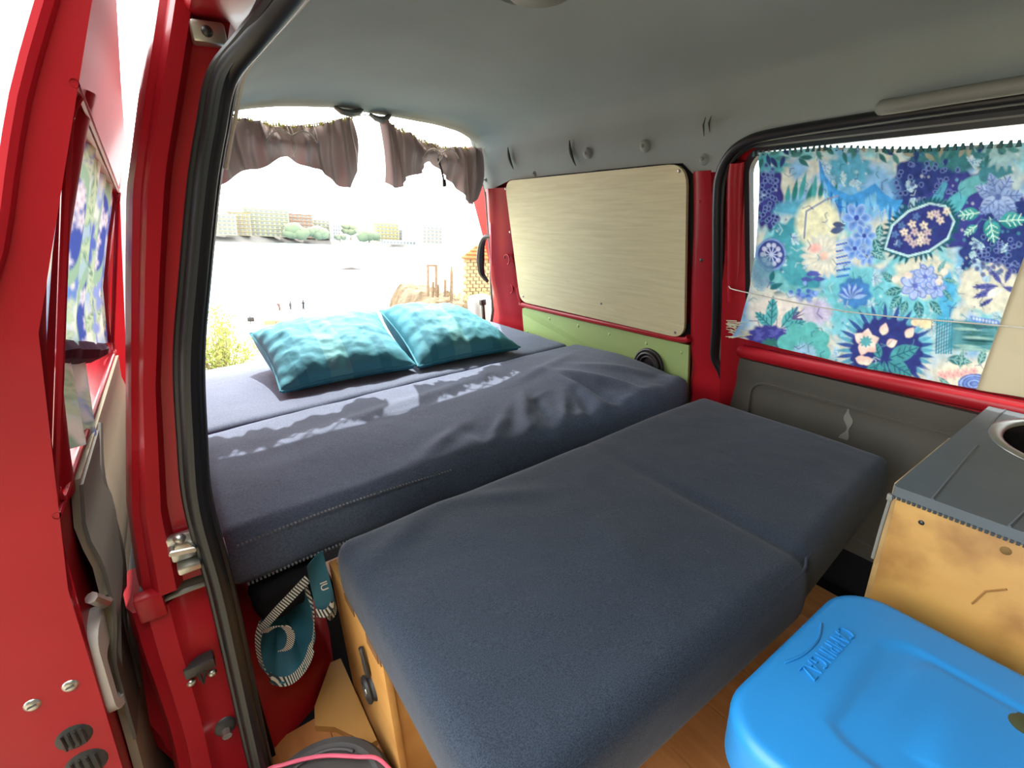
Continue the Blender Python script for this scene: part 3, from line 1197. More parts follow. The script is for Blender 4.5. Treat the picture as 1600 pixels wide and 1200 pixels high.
INK, INDIGO, NAVYB = (38, 44, 96), (62, 66, 138), (48, 62, 122)
TEAL, TEALD, AQUA, SLATE = (84, 166, 178), (40, 106, 116), (122, 198, 212), (96, 140, 168)
CREAM, LILAC, BLUEF, PINK, SKYB = (214, 212, 194), (150, 162, 210), (66, 136, 206), (232, 178, 172), (110, 170, 222)


def print_main(P):
    A = Art(P, (206, 208, 196))
    rr = random.Random(5)
    A.wash((150, 190, 206), 0.03, -0.05, 0.7, 31.0)
    A.wash(AQUA, 0.016, -0.02, 0.9, 3.0)
    A.wash((190, 206, 210), 0.02, 0.1, 0.8, 9.0)
    A.wash(SKYB, 0.017, 0.12, 0.75, 17.0)
    # broad masses
    A.ell(1240, 405, 48, 62, TEAL, jag=0.07, nj=11, soft=2, col2=(60, 140, 160))
    A.ell(1268, 370, 30, 30, TEAL, jag=0.08, nj=9, soft=2)
    A.ell(1198, 300, 26, 58, INDIGO, jag=0.08, nj=10, soft=2, col2=(54, 52, 120))
    A.ell(1205, 255, 30, 16, TEAL, jag=0.1, soft=3)
    A.ell(1455, 295, 62, 60, NAVYB, jag=0.06, nj=12, soft=2)
    A.ell(1520, 330, 80, 60, INDIGO, jag=0.05, nj=13, soft=2)
    A.ell(1550, 400, 48, 42, NAVYB, jag=0.08, nj=10, soft=2)
    A.ell(1590, 370, 60, 60, NAVYB, soft=4)
    A.ell(1500, 245, 70, 22, (62, 120, 128), jag=0.12, soft=3)
    A.ell(1340, 465, 62, 50, TEAL, jag=0.05, soft=4, col2=AQUA)
    A.ell(1440, 450, 62, 62, AQUA, jag=0.04, nj=7, soft=3)
    A.ell(1445, 432, 48, 34, CREAM, jag=0.08, soft=4)
    A.ell(1545, 448, 46, 40, CREAM, jag=0.06, nj=9, soft=3)
    A.ell(1355, 300, 50, 46, SKYB, soft=8, alpha=0.8)
    A.ell(1330, 265, 34, 24, (88, 160, 190), jag=0.12, soft=3)
    A.poly([(1470, 440), (1485, 420), (1496, 452), (1484, 500), (1462, 505)], (84, 172, 214), soft=3)
    # small mid-blue and teal sprays filling the ground
    for _ in range(70):
        x, y = rr.uniform(1165, 1590), rr.uniform(230, 612)
        c = rr.choice([(84, 134, 190), (70, 120, 170), (96, 168, 186), (64, 130, 150), (120, 160, 206)])
        a0 = rr.uniform(0, 6.28)
        for q in range(rr.randint(3, 6)):
            A.leaf(x, y, rr.uniform(9, 19), rr.uniform(4, 8), a0 + q * 0.55, c, vein=(176, 204, 214))
    # speckle in the dark masses
    for _ in range(420):
        x, y = rr.uniform(1180, 1600), rr.uniform(225, 610)
        r = rr.uniform(1.2, 3.0)
        A.ell(x, y, r, r, rr.choice([LILAC, AQUA, TEAL, INDIGO, (210, 214, 216)]), alpha=0.55)
    for cx, cy, rx, ry in ((1455, 295, 55, 50), (1560, 400, 42, 36), (1198, 305, 22, 50)):
        for _ in range(45):
            a, q = rr.uniform(0, 6.28), math.sqrt(rr.random())
            x, y = cx + rx * q * math.cos(a), cy + ry * q * math.sin(a)
            A.ell(x, y, 3.4, 3.4, INK, edge=(110, 130, 190), ew=1.0, alpha=0.8)
    # seaweed
    for (x, y, L, W, a, c) in ((1470, 345, 75, 26, -0.85, (92, 178, 192)), (1455, 330, 50, 16, -1.1, (84, 160, 186)), (1500, 300, 55, 26, -0.5, (104, 176, 184)), (1530, 275, 50, 24, -0.2, (70, 132, 146))):
        A.leaf(x, y, L, W, a, c)
        for k in range(14):
            q = k / 14
            for sg in (-1, 1):
                A.leaf(x + math.cos(a) * L * q, y + math.sin(a) * L * q, W * 0.62 * (1.1 - q * 0.6), 7, a + sg * 0.9, c)
    # reeds
    for k in range(8):
        x = 1230 + 10 * k
        A.leaf(x, 322 - (k % 3) * 4, 34 + (k * 7) % 16, 8, -1.45 + 0.05 * (k % 4), (44, 124, 122) if k % 2 else (70, 156, 160))
    A.poly([(1215, 318), (1245, 312), (1300, 318), (1320, 330), (1260, 340), (1205, 332)], (86, 160, 190), soft=4)
    # hanging blue fringe
    top = [(1280, 244), (1290, 275), (1308, 296), (1330, 305), (1352, 298), (1370, 286), (1384, 302), (1398, 312), (1412, 312)]
    A.poly(top + [(1404, 330), (1390, 326), (1370, 318), (1345, 330), (1318, 328), (1296, 306), (1282, 284)], (58, 132, 206), col2=(74, 156, 220))
    for k in range(34):
        t = k / 33
        x = 1284 + t * 124
        y0 = float(np.interp(x, [p[0] for p in top], [p[1] for p in top])) + 12
        A.leaf(x, y0, 20 + 10 * ((k * 5) % 3), 5, 1.5 + 0.1 * ((k % 3) - 1), rr.choice([(48, 118, 196), (74, 156, 220), (120, 184, 226)]))
    # leaf shaped medallion
    m1 = [(1385, 388), (1396, 352), (1420, 330), (1452, 318), (1478, 322), (1492, 345), (1482, 372), (1452, 392), (1420, 400)]
    A.poly([(x + (x - 1437) * 0.10, y + (y - 360) * 0.12) for x, y in m1], TEALD, soft=1.5)
    for k in range(40):
        q = m1[k % 9]
        q2 = m1[(k + 1) % 9]
        t = (k // 9) / 5
        x, y = q[0] + (q2[0] - q[0]) * t, q[1] + (q2[1] - q[1]) * t
        A.leaf(x, y, 14, 5, math.atan2(y - 360, x - 1437), (34, 90, 104))
    A.poly(m1, (52, 60, 126), edge=(178, 214, 222), ew=3.0)
    for x, y in ((1420, 372), (1430, 362), (1426, 350), (1440, 368), (1450, 362), (1438, 378), (1414, 362), (1448, 376), (1428, 380), (1455, 336), (1464, 334), (1480, 330), (1470, 344), (1444, 352)):
        A.flower(x, y, 6.4, 5, rr.choice([(220, 206, 190), (206, 186, 190), (226, 214, 196)]), (150, 120, 130), rot=rr.random())
    for x, y in ((1405, 380), (1410, 352), (1432, 338), (1400, 366)):
        A.flower(x, y, 6, 5, (88, 122, 178), (60, 90, 150))
    # large lilac flower with leaves
    for k, a in enumerate((-2.7, -1.9, -1.05, -0.1, 0.75, 1.5, 2.4)):
        A.leaf(1560, 308, 40, 24, a, (152, 176, 214) if k % 2 else (166, 186, 220), vein=(96, 118, 176), col2=(120, 146, 198))
    A.ell(1560, 308, 5, 5, (90, 110, 170))
    for x, y, L, W, a in ((1532, 332, 36, 20, 3.0), (1548, 340, 42, 26, 1.4), (1562, 345, 42, 26, -0.05), (1528, 352, 26, 14, 2.5)):
        A.leaf(x, y, L, W, a, (72, 168, 166), vein=(190, 226, 214), col2=(40, 124, 130))
    A.flower(1565, 236, 30, 14, (150, 186, 190), (60, 108, 120), wide=0.22)
    # shell-like rosette with stripes
    A.ell(1278, 350, 34, 40, (224, 222, 190), soft=5)
    A.stroke([(1256, 372), (1260, 330), (1290, 312), (1310, 306)], 2, (130, 140, 170))
    A.flower(1286, 400, 34, 18, (236, 226, 206), (240, 200, 186), wide=0.26, col2=(200, 206, 200))
    A.ell(1272, 388, 9, 7, PINK, soft=3)
    for k in range(12):
        A.stroke([(1306, 378 + 5 * k), (1326 + 2 * math.sin(k), 373 + 5.2 * k)], 2.0, (70, 110, 196) if k % 2 else (170, 200, 228))
    A.leaf(1300, 350, 22, 10, 0.1, (70, 84, 120)); A.leaf(1296, 362, 24, 11, -0.2, (80, 96, 136))
    # blue blossoms at the centre
    for x, y, r in ((1340, 340, 22), (1352, 368, 18), (1336, 388, 18), (1355, 400, 14)):
        A.flower(x, y, r, 6, (86, 126, 208), (54, 76, 160), edge=(150, 178, 226), col2=(130, 172, 226))
    for x, y, L, W, a in ((1368, 372, 30, 14, 1.2), (1362, 392, 26, 12, 0.5), (1378, 350, 26, 12, 1.7)):
        A.leaf(x, y, L, W, a, TEALD, vein=(140, 190, 190))
    # round medallions
    A.ell(1203, 398, 23, 24, (58, 72, 142), edge=(120, 150, 200), ew=2.5)
    for k in range(10):
        a = k * 0.628
        A.ell(1203 + 14 * math.cos(a), 398 + 15 * math.sin(a), 3.8, 3.8, (188, 194, 220))
        A.stroke([(1203, 398), (1203 + 10 * math.cos(a), 398 + 10 * math.sin(a))], 1.0, (180, 190, 220))
    A.ell(1190, 425, 18, 26, SLATE, soft=4, alpha=0.8)
    A.ell(1334, 458, 26, 24, (70, 128, 190), jag=0.08, soft=2)
    for k in range(11):
        A.leaf(1330, 466, 24, 7, -2.9 + k * 0.27, (76, 104, 190) if k % 2 else (150, 180, 220))
    # flowing band, blue sprays
    A.poly([(1195, 430), (1215, 424), (1232, 445), (1270, 452), (1300, 466), (1260, 462), (1225, 462)], (112, 180, 186), soft=3)
    for x, y in ((1258, 430), (1268, 436), (1250, 436), (1262, 426)):
        A.leaf(x, y, 20, 8, rr.uniform(-0.8, 0.4), (78, 88, 164))
    for _ in range(26):
        x, y = rr.gauss(1256, 12), rr.gauss(462, 6)
        A.ell(x, y, 3.5, 3.5, rr.choice([(104, 140, 206), (130, 164, 220), (74, 110, 190)]))
    for x, y, L, a in ((1200, 452, 24, -0.4), (1206, 458, 22, 0.2), (1202, 440, 18, -1.3)):
        A.leaf(x, y, L, 9, a, TEALD)
    # lower left leaves and mound
    A.ell(1215, 490, 44, 30, (222, 214, 206), soft=6)
    for x, y, L, W, a in ((1205, 510, 48, 20, -1.55), (1204, 510, 34, 16, -2.4), (1222, 510, 40, 18, -0.9), (1226, 512, 36, 16, -0.3)):
        A.leaf(x, y, L, W, a, (92, 172, 178), vein=(50, 120, 134))
    for k in range(7):
        A.stroke([(1238, 498), (1250 + 6 * math.cos(k), 490 + 10 * math.sin(k * 1.7))], 1.2, (92, 84, 130))
    A.ell(1275, 488, 22, 18, (200, 192, 214), soft=4)
    for k in range(10):
        A.leaf(1268, 488, 24, 4, -1.2 + k * 0.24, (184, 176, 206))
    A.ell(1200, 528, 34, 20, (66, 66, 142), jag=0.06, nj=14, soft=2)
    for k in range(22):
        A.leaf(rr.uniform(1172, 1226), rr.uniform(515, 540), 12, 4, rr.uniform(-0.7, 0.2), (92, 96, 176))
    A.ell(1205, 536, 14, 7, (56, 118, 110), jag=0.2, soft=2)
    A.flower(1256, 544, 40, 8, (96, 180, 178), (70, 150, 160), rot=0.3, wide=0.62)
    A.flower(1256, 555, 19, 16, (150, 190, 214), (74, 110, 170), wide=0.3)
    # indigo sunburst with blossoms
    for k in range(44):
        a = 2 * math.pi * k / 44
        A.leaf(1382 + 44 * math.cos(a), 548 + 42 * math.sin(a), 34, 7, a, (56, 86, 150) if k % 2 else (92, 160, 186))
    A.ell(1384, 550, 56, 54, (52, 60, 124), jag=0.04, nj=22, soft=2)
    for x, y, L, W, a in ((1388, 560, 50, 26, -0.35), (1386, 566, 44, 24, 0.55), (1374, 566, 40, 22, 2.2), (1374, 560, 30, 14, -1.9), (1380, 565, 44, 12, 1.5)):
        A.leaf(x, y, L, W, a, (76, 150, 158), vein=(44, 104, 120))
    for k in range(5):
        a = -2.5 + k * 1.1
        A.leaf(1352, 535, 22, 18, a, (238, 220, 208), col2=(232, 186, 176))
    A.ell(1352, 534, 9, 8, (92, 168, 176), jag=0.2)
    for x, y, L, a in ((1378, 524, 20, -1.3), (1414, 528, 20, -0.9), (1384, 540, 18, -0.4), (1336, 560, 24, 0.3), (1346, 566, 18, -0.2)):
        A.leaf(x, y, L, 14, a, (240, 196, 186), col2=(244, 226, 206))
    A.ell(1445, 506, 12, 8, (244, 220, 178), jag=0.12); A.ell(1430, 504, 8, 6, (236, 214, 180))
    # right hand bouquet
    for x, y, r in ((1430, 446, 22), (1446, 432, 18), (1462, 450, 16)):
        A.flower(x, y, r, 7, (150, 172, 226), (104, 116, 200), edge=(120, 150, 214), col2=(186, 196, 230))
    for x, y, L, W, a in ((1410, 452, 30, 14, 2.9), (1408, 462, 28, 14, 2.3), (1432, 470, 30, 16, 1.4), (1452, 470, 30, 14, 0.9), (1474, 452, 24, 8, 0.9), (1466, 425, 22, 8, -1.0), (1415, 470, 24, 12, 1.9), (1396, 440, 22, 12, -2.4), (1476, 436, 20, 8, 0.2)):
        A.leaf(x, y, L, W, a, (46, 112, 120), vein=(120, 176, 178))
    for x, y in ((1400, 436), (1468, 440), (1476, 424), (1420, 430)):
        A.ell(x, y, 6, 5, (236, 220, 208))
    for x, y, L, W, a in ((1560, 446, 40, 10, 3.1), (1562, 450, 44, 11, 2.8), (1566, 442, 28, 9, -2.2), (1572, 440, 26, 9, -1.2), (1570, 448, 26, 9, 0.3), (1552, 466, 24, 7, 2.6)):
        A.leaf(x, y, L, W, a, (104, 110, 172), vein=(70, 76, 140))
    A.ell(1556, 456, 12, 6, (240, 236, 224), rot=-0.4)
    # banded ground, bottom right
    A.poly([(1486, 500), (1570, 508), (1560, 548), (1480, 546)], (88, 146, 156), soft=3)
    for k in range(10):
        y = 504 + 4.4 * k
        A.leaf(1488 + rr.uniform(0, 18), y, 50 + rr.uniform(-8, 14), 5, 0.06, rr.choice([(36, 82, 88), (60, 112, 112), (150, 190, 182)]))
    for k in range(7):
        A.stroke([(1464 + 4 * k, 500), (1462 + 4 * k, 552)], 2.0, (60, 136, 160))
    A.poly([(1516, 493), (1560, 500), (1566, 508), (1520, 502)], (96, 134, 206))
    for k in range(8):
        A.ell(1522 + 5 * k, 497 + k, 1.6, 2.2, (214, 224, 236))
    A.ell(1510, 588, 60, 28, (226, 220, 200), soft=8)
    for k in range(9):
        A.flower(1470 + 6.5 * k, 586 - k * 0.8 + 3 * (k % 2), 6.5, 5, PINK, (200, 130, 140))
    for r in (24, 18, 12, 6):
        A.ell(1522, 600, r, r * 0.62, (120, 148, 208) if r % 4 else (160, 184, 226), edge=(92, 116, 186), ew=1.2)
    for x, y, L, W, a in ((1480, 560, 40, 16, 0.15), (1500, 575, 30, 9, -1.4), (1530, 570, 30, 12, -1.2), (1548, 580, 28, 12, -0.9), (1466, 590, 30, 8, 0.7), (1560, 595, 26, 12, 0.2)):
        A.leaf(x, y, L, W, a, (58, 118, 122), vein=(140, 186, 180))
    # leafy border along the heading
    for k in range(60):
        x = 1186 + k * 7
        A.leaf(x, 240 - 0.03 * (x - 1186) + rr.uniform(-6, 10), 20, 8, rr.uniform(0, 6.28), rr.choice([(52, 108, 108), (76, 132, 130), (46, 62, 116), (150, 150, 130)]))
    # watercolour mottling
    v = np.array([noise.fractal(Vector((p[0] * 0.09, p[1] * 0.09, 2.0)), 1.0, 2.0, 3) for p in A.P])
    A.C *= np.clip(1.04 + 0.25 * v, 0.6, 1.3)[:, None]
    # thin drawn lines everywhere
    for _ in range(150):
        x, y = rr.uniform(1160, 1590), rr.uniform(230, 612)
        a = rr.uniform(0, 6.28)
        L = rr.uniform(5, 13)
        A.stroke([(x, y), (x + L * math.cos(a), y + L * math.sin(a)), (x + 1.5 * L * math.cos(a + 0.5), y + 1.5 * L * math.sin(a + 0.5))], 0.9, rr.choice([INDIGO, TEALD, (190, 210, 214), SLATE]), alpha=0.6)
    return A.C


HM = np.array(((155.8896879121728, -520.462336207781, 1640.8486995787575), (243.94145501988126, -901.8051682412703, 1029.6604770532904), (0.719970994322011, -0.44012938890134234, 1.0)))


def to_art(y, z):
    """cloth metres -> artboard units of the printed pattern"""
    w = HM @ np.array([y, z, np.ones_like(y)])
    return np.stack([w[0] / w[2], w[1] / w[2]], 1)


def cloth(name, U, Vv, posfn, colfn, m, parent=None):
    nu, nv = len(U), len(Vv)
    uu, vv = np.meshgrid(U, Vv, indexing='ij')
    uu, vv = uu.ravel(), vv.ravel()
    P = posfn(uu, vv)
    i = np.arange(nu - 1)[:, None] * nv + np.arange(nv - 1)[None]
    F = np.stack([i, i + 1, i + nv + 1, i + nv], -1).reshape(-1, 4)
    base = np.array(parent['_b'])
    me = bpy.data.meshes.new(name)
    me.from_pydata((P - base).tolist(), [], F.tolist())
    me.materials.append(m)
    me.shade_smooth()
    if colfn is not None:
        C = colfn(uu, vv)
        ca = me.color_attributes.new('print', 'FLOAT_COLOR', 'POINT')
        ca.data.foreach_set('color', np.concatenate([C, np.ones((len(C), 1))], 1).astype(np.float32).ravel())
    o = bpy.data.objects.new(name, me)
    COL.objects.link(o)
    o.parent = parent
    o['_b'] = list(base)
    return o


FLOR = paint_mat('floral_cotton', 0.12)
FLOR2 = paint_mat('pale_floral_cotton', 0.28)
fc = thing('floral_curtain', 'blue floral print curtain stretched over the far door window', 'curtain', (1.17, 0.42, 0.59))


def ctop(y):
    return np.interp(y, [-0.05, 0.15, 0.23, 0.38, 0.52, 0.66, 0.72], [1.024, 1.026, 1.028, 1.033, 1.050, 1.052, 1.045])


def cbot(y):
    return np.interp(y, [-0.05, 0.15, 0.20, 0.41, 0.71], [0.602, 0.602, 0.598, 0.592, 0.606])


def fc_yz(u, v):
    z0 = ctop(0.66 - u * 0.6)
    yl = np.interp(v, [0, 0.08, 0.5, 0.7, 0.9, 1.0], [0.655, 0.653, 0.668, 0.682, 0.703, 0.728])
    yr = np.interp(v, [0, 1], [-0.03, -0.03])
    y = yl + (yr - yl) * u
    z = ctop(y) + (cbot(y) - ctop(y)) * v
    return y, z


def fc_pos(u, v):
    y, z = fc_yz(u, v)
    xr = 1.3 - 0.25 * np.maximum(0, z - 0.47)
    fold = 0.005 * np.sin(y * 38 + 2 * np.sin(v * 2.5)) * (0.5 + 0.5 * (1 - v)) + 0.0022 * np.sin(y * 210) * np.exp(-v * 9) + 0.006 * np.sin(v * 5 + y * 9)
    pull = 0.008 * np.exp(-((z - 0.742) / 0.03) ** 2)
    return np.stack([xr - 0.030 + fold * 0.7 + pull * 0.4, y, z], 1)


def fc_col(u, v):
    y, z = fc_yz(u, v)
    return print_main(to_art(y, z))


# cloth shows the print up to where the fabric is turned to its lining
def lining_u(v):
    y, _ = fc_yz(np.zeros_like(v), v)
    ye = np.interp(v, [0, 0.4, 1.0], [0.155, 0.195, 0.215])
    return (y - ye) / (y + 0.03)


vs_ = lin(0, 1, 230)
us_ = lin(0, 1, 300)
cloth('printed_cloth', us_, vs_, lambda u, v: fc_pos(u * lining_u(v), v), lambda u, v: fc_col(u * lining_u(v), v), FLOR, fc)
cloth('lining', lin(0, 1, 30), lin(0, 1, 60), lambda u, v: fc_pos(lining_u(v) - 0.004 + u * (1 - lining_u(v)), v) - np.array((0.003, 0, 0)), None, BEIGE, fc)
mb = MB()
for k in range(60):
    y = 0.665 - k * 0.0113
    z = float(ctop(y))
    mb.tube([(XR(z) - 0.030, y, z - 0.006), (XR(z) - 0.032, y + 0.002 * math.sin(k), z + 0.004)], [0.004, 0.002], 5)
stuff(mb.obj('gathered_heading', mat('curtain_heading', s2l((84, 124, 128)), rough=0.9, trans=0.3), fc))
mb = MB()
for k in range(26):
    t = k / 25
    y, z = 0.735 - 0.05 * (k % 3 == 0) * random.random(), 0.605 + 0.05 * random.random()
    mb.tube([(XR(z) - 0.032, y - 0.02, z), (XR(z) - 0.036, y + random.uniform(0, 0.012), z + random.uniform(-0.012, 0.012))], 0.0012, 4)
stuff(mb.obj('frayed_edge', mat('frayed_thread', s2l((206, 206, 180)), rough=0.9), fc))
mb = MB()
mb.tube(smooth_path([(XR(0.742) + 0.004, 0.748, 0.745), (XR(0.742) - 0.030, 0.735, 0.743), (XR(0.735) - 0.042, 0.69, 0.737), (XR(0.72) - 0.044, 0.45, 0.722), (XR(0.735) - 0.044, 0.19, 0.735), (XR(0.742) - 0.03, -0.05, 0.742)], 6), 0.0014, 6)
mb.obj('cord', CORDM, fc)

# ================================================================== REAR BROWN CURTAINS
def rear_curtain(name, label, top, bot, tie, seed):
    x0, x1 = top[0][0], top[-1][0]
    root = thing(name, label, 'curtain', ((x0 + x1) / 2, 1.82, min(p[1] for p in bot)), 'brown tied-up curtains over the rear opening')

    def pos(u, v):
        xt = x0 + (x1 - x0) * u
        xb = bot[0][0] + (bot[-1][0] - bot[0][0]) * u
        zt = np.interp(xt, [p[0] for p in top], [p[1] for p in top])
        zb = np.interp(xb, [p[0] for p in bot], [p[1] for p in bot])
        x = xt + (xb - xt) * v
        z = zt + (zb - zt) * v
        dt = x - tie
        pinch = np.exp(-(dt / 0.055) ** 2)
        f = np.sin(u * 84 + seed + 0.8 * np.sin(v * 3)) * 0.017 * (0.95 - 0.4 * v) + np.sin(u * 27 + seed * 2 - v * 1.5) * 0.022
        drape = 0.020 * np.sin((np.abs(dt) * 26 + v * 7.5)) * np.exp(-np.abs(dt) / 0.10)
        fine = np.sin(u * 190 + seed) * 0.004 * np.exp(-v * 8)
        y = 1.82 + f * (1 - 0.5 * pinch) + drape + fine - 0.02 * pinch * np.sin(v * math.pi) - 0.02 * np.sin(v * math.pi) * (1 - pinch)
        z = z + 0.006 * np.sin(u * 27 + seed) * v
        return np.stack([x, y, z], 1)
    c = cloth('cloth', lin(0, 1, 150), lin(0, 1, 46), pos, None, CURT, root)
    mb = MB()
    for k in range(int((x1 - x0) / 0.006)):
        x = x0 + k * 0.006
        z = float(np.interp(x, [p[0] for p in top], [p[1] for p in top]))
        y = 1.82 + 0.012 * math.sin(k * 0.9)
        mb.tube([(x, y, z - 0.006), (x + random.uniform(-0.003, 0.003), y, z + 0.002 + 0.005 * random.random())], [0.0035, 0.0015], 5)
    stuff(mb.obj('gathered_heading', CURT_HEM, root))
    # tie strings
    zt = float(np.interp(tie, [p[0] for p in top], [p[1] for p in top]))
    zb = float(np.interp(tie, [p[0] for p in bot], [p[1] for p in bot]))
    mb = MB()
    for dx in (-0.004, 0.004):
        mb.tube(smooth_path([(tie + dx, 1.80, zt + 0.004), (tie + dx * 1.4, 1.766, zt - 0.03), (tie + dx, 1.766, zb + 0.02), (tie - dx, 1.80, zb)], 4), 0.0016, 5)
    for sg in (-1, 1):
        mb.tube(smooth_path([(tie, 1.764, zt - 0.035), (tie + sg * 0.03, 1.755, zt - 0.022), (tie + sg * 0.055, 1.758, zt - 0.030), (tie + sg * 0.075, 1.768, zt - 0.052)], 5), 0.0022, 5)
    mb.obj('tie_string', mat('pale_tape', s2l((206, 192, 176)), rough=0.8), root)
    return root


rear_curtain('rear_curtain', 'wider brown tied-up curtain next to the near door seal',
             [(0.12, 1.25), (0.21, 1.247), (0.29, 1.238), (0.36, 1.228), (0.433, 1.222), (0.50, 1.226), (0.58, 1.242), (0.653, 1.262)],
             [(0.12, 1.03), (0.22, 1.062), (0.30, 1.095), (0.42, 1.134), (0.48, 1.105), (0.57, 1.048), (0.60, 1.042), (0.618, 1.075), (0.645, 1.11), (0.650, 1.13)], 0.425, 0.0)
rc2 = rear_curtain('rear_curtain', 'narrower brown tied-up curtain beside the far rear pillar',
                   [(0.738, 1.254), (0.78, 1.240), (0.85, 1.212), (0.91, 1.190), (0.969, 1.176), (1.05, 1.176), (1.124, 1.174)],
                   [(0.742, 1.05), (0.760, 1.034), (0.79, 1.048), (0.86, 1.085), (0.922, 1.122), (0.96, 1.10), (1.02, 1.03), (1.065, 0.975), (1.095, 0.962), (1.112, 0.985), (1.118, 1.02)], 0.935, 1.7)
mb = MB()
mb.tube(smooth_path([(0.938, 1.795, 1.135), (0.947, 1.79, 1.085), (0.951, 1.79, 1.06)], 4), 0.004, 5)
V, F = rboxg((0.946, 1.784, 1.035), (0.960, 1.798, 1.062), 0.005, (0.01, 0.01, 0.01))
mb.add(V, F)
mb.obj('toggle', STEEL_D, rc2)
mb = MB()
mb.tube(smooth_path([(0.10, 1.835, 1.255), (0.29, 1.832, 1.236), (0.433, 1.830, 1.220), (0.653, 1.828, 1.262), (0.70, 1.83, 1.268), (0.738, 1.828, 1.254), (0.85, 1.83, 1.21), (0.969, 1.83, 1.174), (1.124, 1.83, 1.174), (1.15, 1.84, 1.18)], 5), 0.0018, 5)
tag(mb.obj('curtain_wire', CORDM), 'slack white wire that carries the brown rear curtains', 'wire')

# ================================================================== BED
def wrinkle(x, y, a, k, w, cx, cy, L):
    """a smooth crease ridge of direction a through (cx, cy)"""
    dx, dy = x - cx, y - cy
    s = dx * math.cos(a) + dy * math.sin(a)
    t = -dx * math.sin(a) + dy * math.cos(a)
    return k * math.exp(-(t / w) ** 2) * math.exp(-(s / L) ** 2)


def front_disp(q, n):
    x, y, z = q
    top = float(sstep(0.39, 0.45, z))
    dz = 0.006 * math.sin(math.pi * np.clip((x - 0.14) / 0.56, 0, 1)) * math.sin(math.pi * np.clip((y - 0.24) / 0.5, 0, 1)) * top if x < 0.7 else 0.004 * math.sin(math.pi * np.clip((x - 0.7) / 0.45, 0, 1)) * top
    dz -= 0.007 * math.exp(-((x - 0.70) / 0.012) ** 2) * top * (0.15 + 0.85 * (1 - float(sstep(0.42, 0.62, y))))          # sewn fold between the two pads
    dz += top * (wrinkle(x, y, 0.5, 0.006, 0.025, 0.24, 0.69, 0.10) + wrinkle(x, y, -0.5, 0.004, 0.02, 0.42, 0.68, 0.10) + wrinkle(x, y, 1.2, 0.003, 0.03, 0.5, 0.45, 0.2))
    dz += 0.0025 * fbm(x, y, z, 5) * top
    yy = y
    # sides bulge a little, the front edge is a bit shorter beyond the fold
    if y < 0.40:
        yy += (0.010 * float(sstep(0.685, 0.715, x)) + 0.045 * float(np.clip((x - 0.70) / 0.44, 0, 1))) * (1 - (y - 0.24) / 0.16 if y > 0.24 else 1)
        yy += 0.003 * math.exp(-((x - 0.70) / 0.012) ** 2)
    side = 0.006 * math.sin(math.pi * np.clip((z - 0.33) / 0.12, 0, 1))
    return np.array([x + n[0] * side, yy + n[1] * side, z + dz])


fm = thing('front_mattress', 'smooth navy foam mattress on the birch box, front half of the bed', 'mattress', (0.64, 0.49, 0.33))
V, F = rboxg((0.135, 0.242, 0.333), (1.148, 0.745, 0.452), 0.026, (0.012, 0.012, 0.02), front_disp)
mobj('pad', V, F, NAVY, fm, angle=0)
# seam piping round the upper edge
mb = MB()
loop = rrect(0.139, 1.146, 0.246, 0.742, 0.022, 5)
loop = [(x, y) for x, y in loop]
pth = []
for i in range(len(loop)):
    a, b = np.array(loop[i]), np.array(loop[(i + 1) % len(loop)])
    for t in lin(0, 1, max(2, int(np.linalg.norm(b - a) / 0.02)))[:-1]:
        p = a + (b - a) * t
        yy = p[1] + ((0.010 * float(sstep(0.685, 0.715, p[0])) + 0.045 * float(np.clip((p[0] - 0.70) / 0.44, 0, 1))) * (1 - (p[1] - 0.24) / 0.16) if p[1] < 0.40 else 0)
        pth.append((p[0], yy, 0.4375))
pth.append(pth[0])
mb.tube(pth, 0.0022, 5)
mb.obj('piping', NAVY, fm)


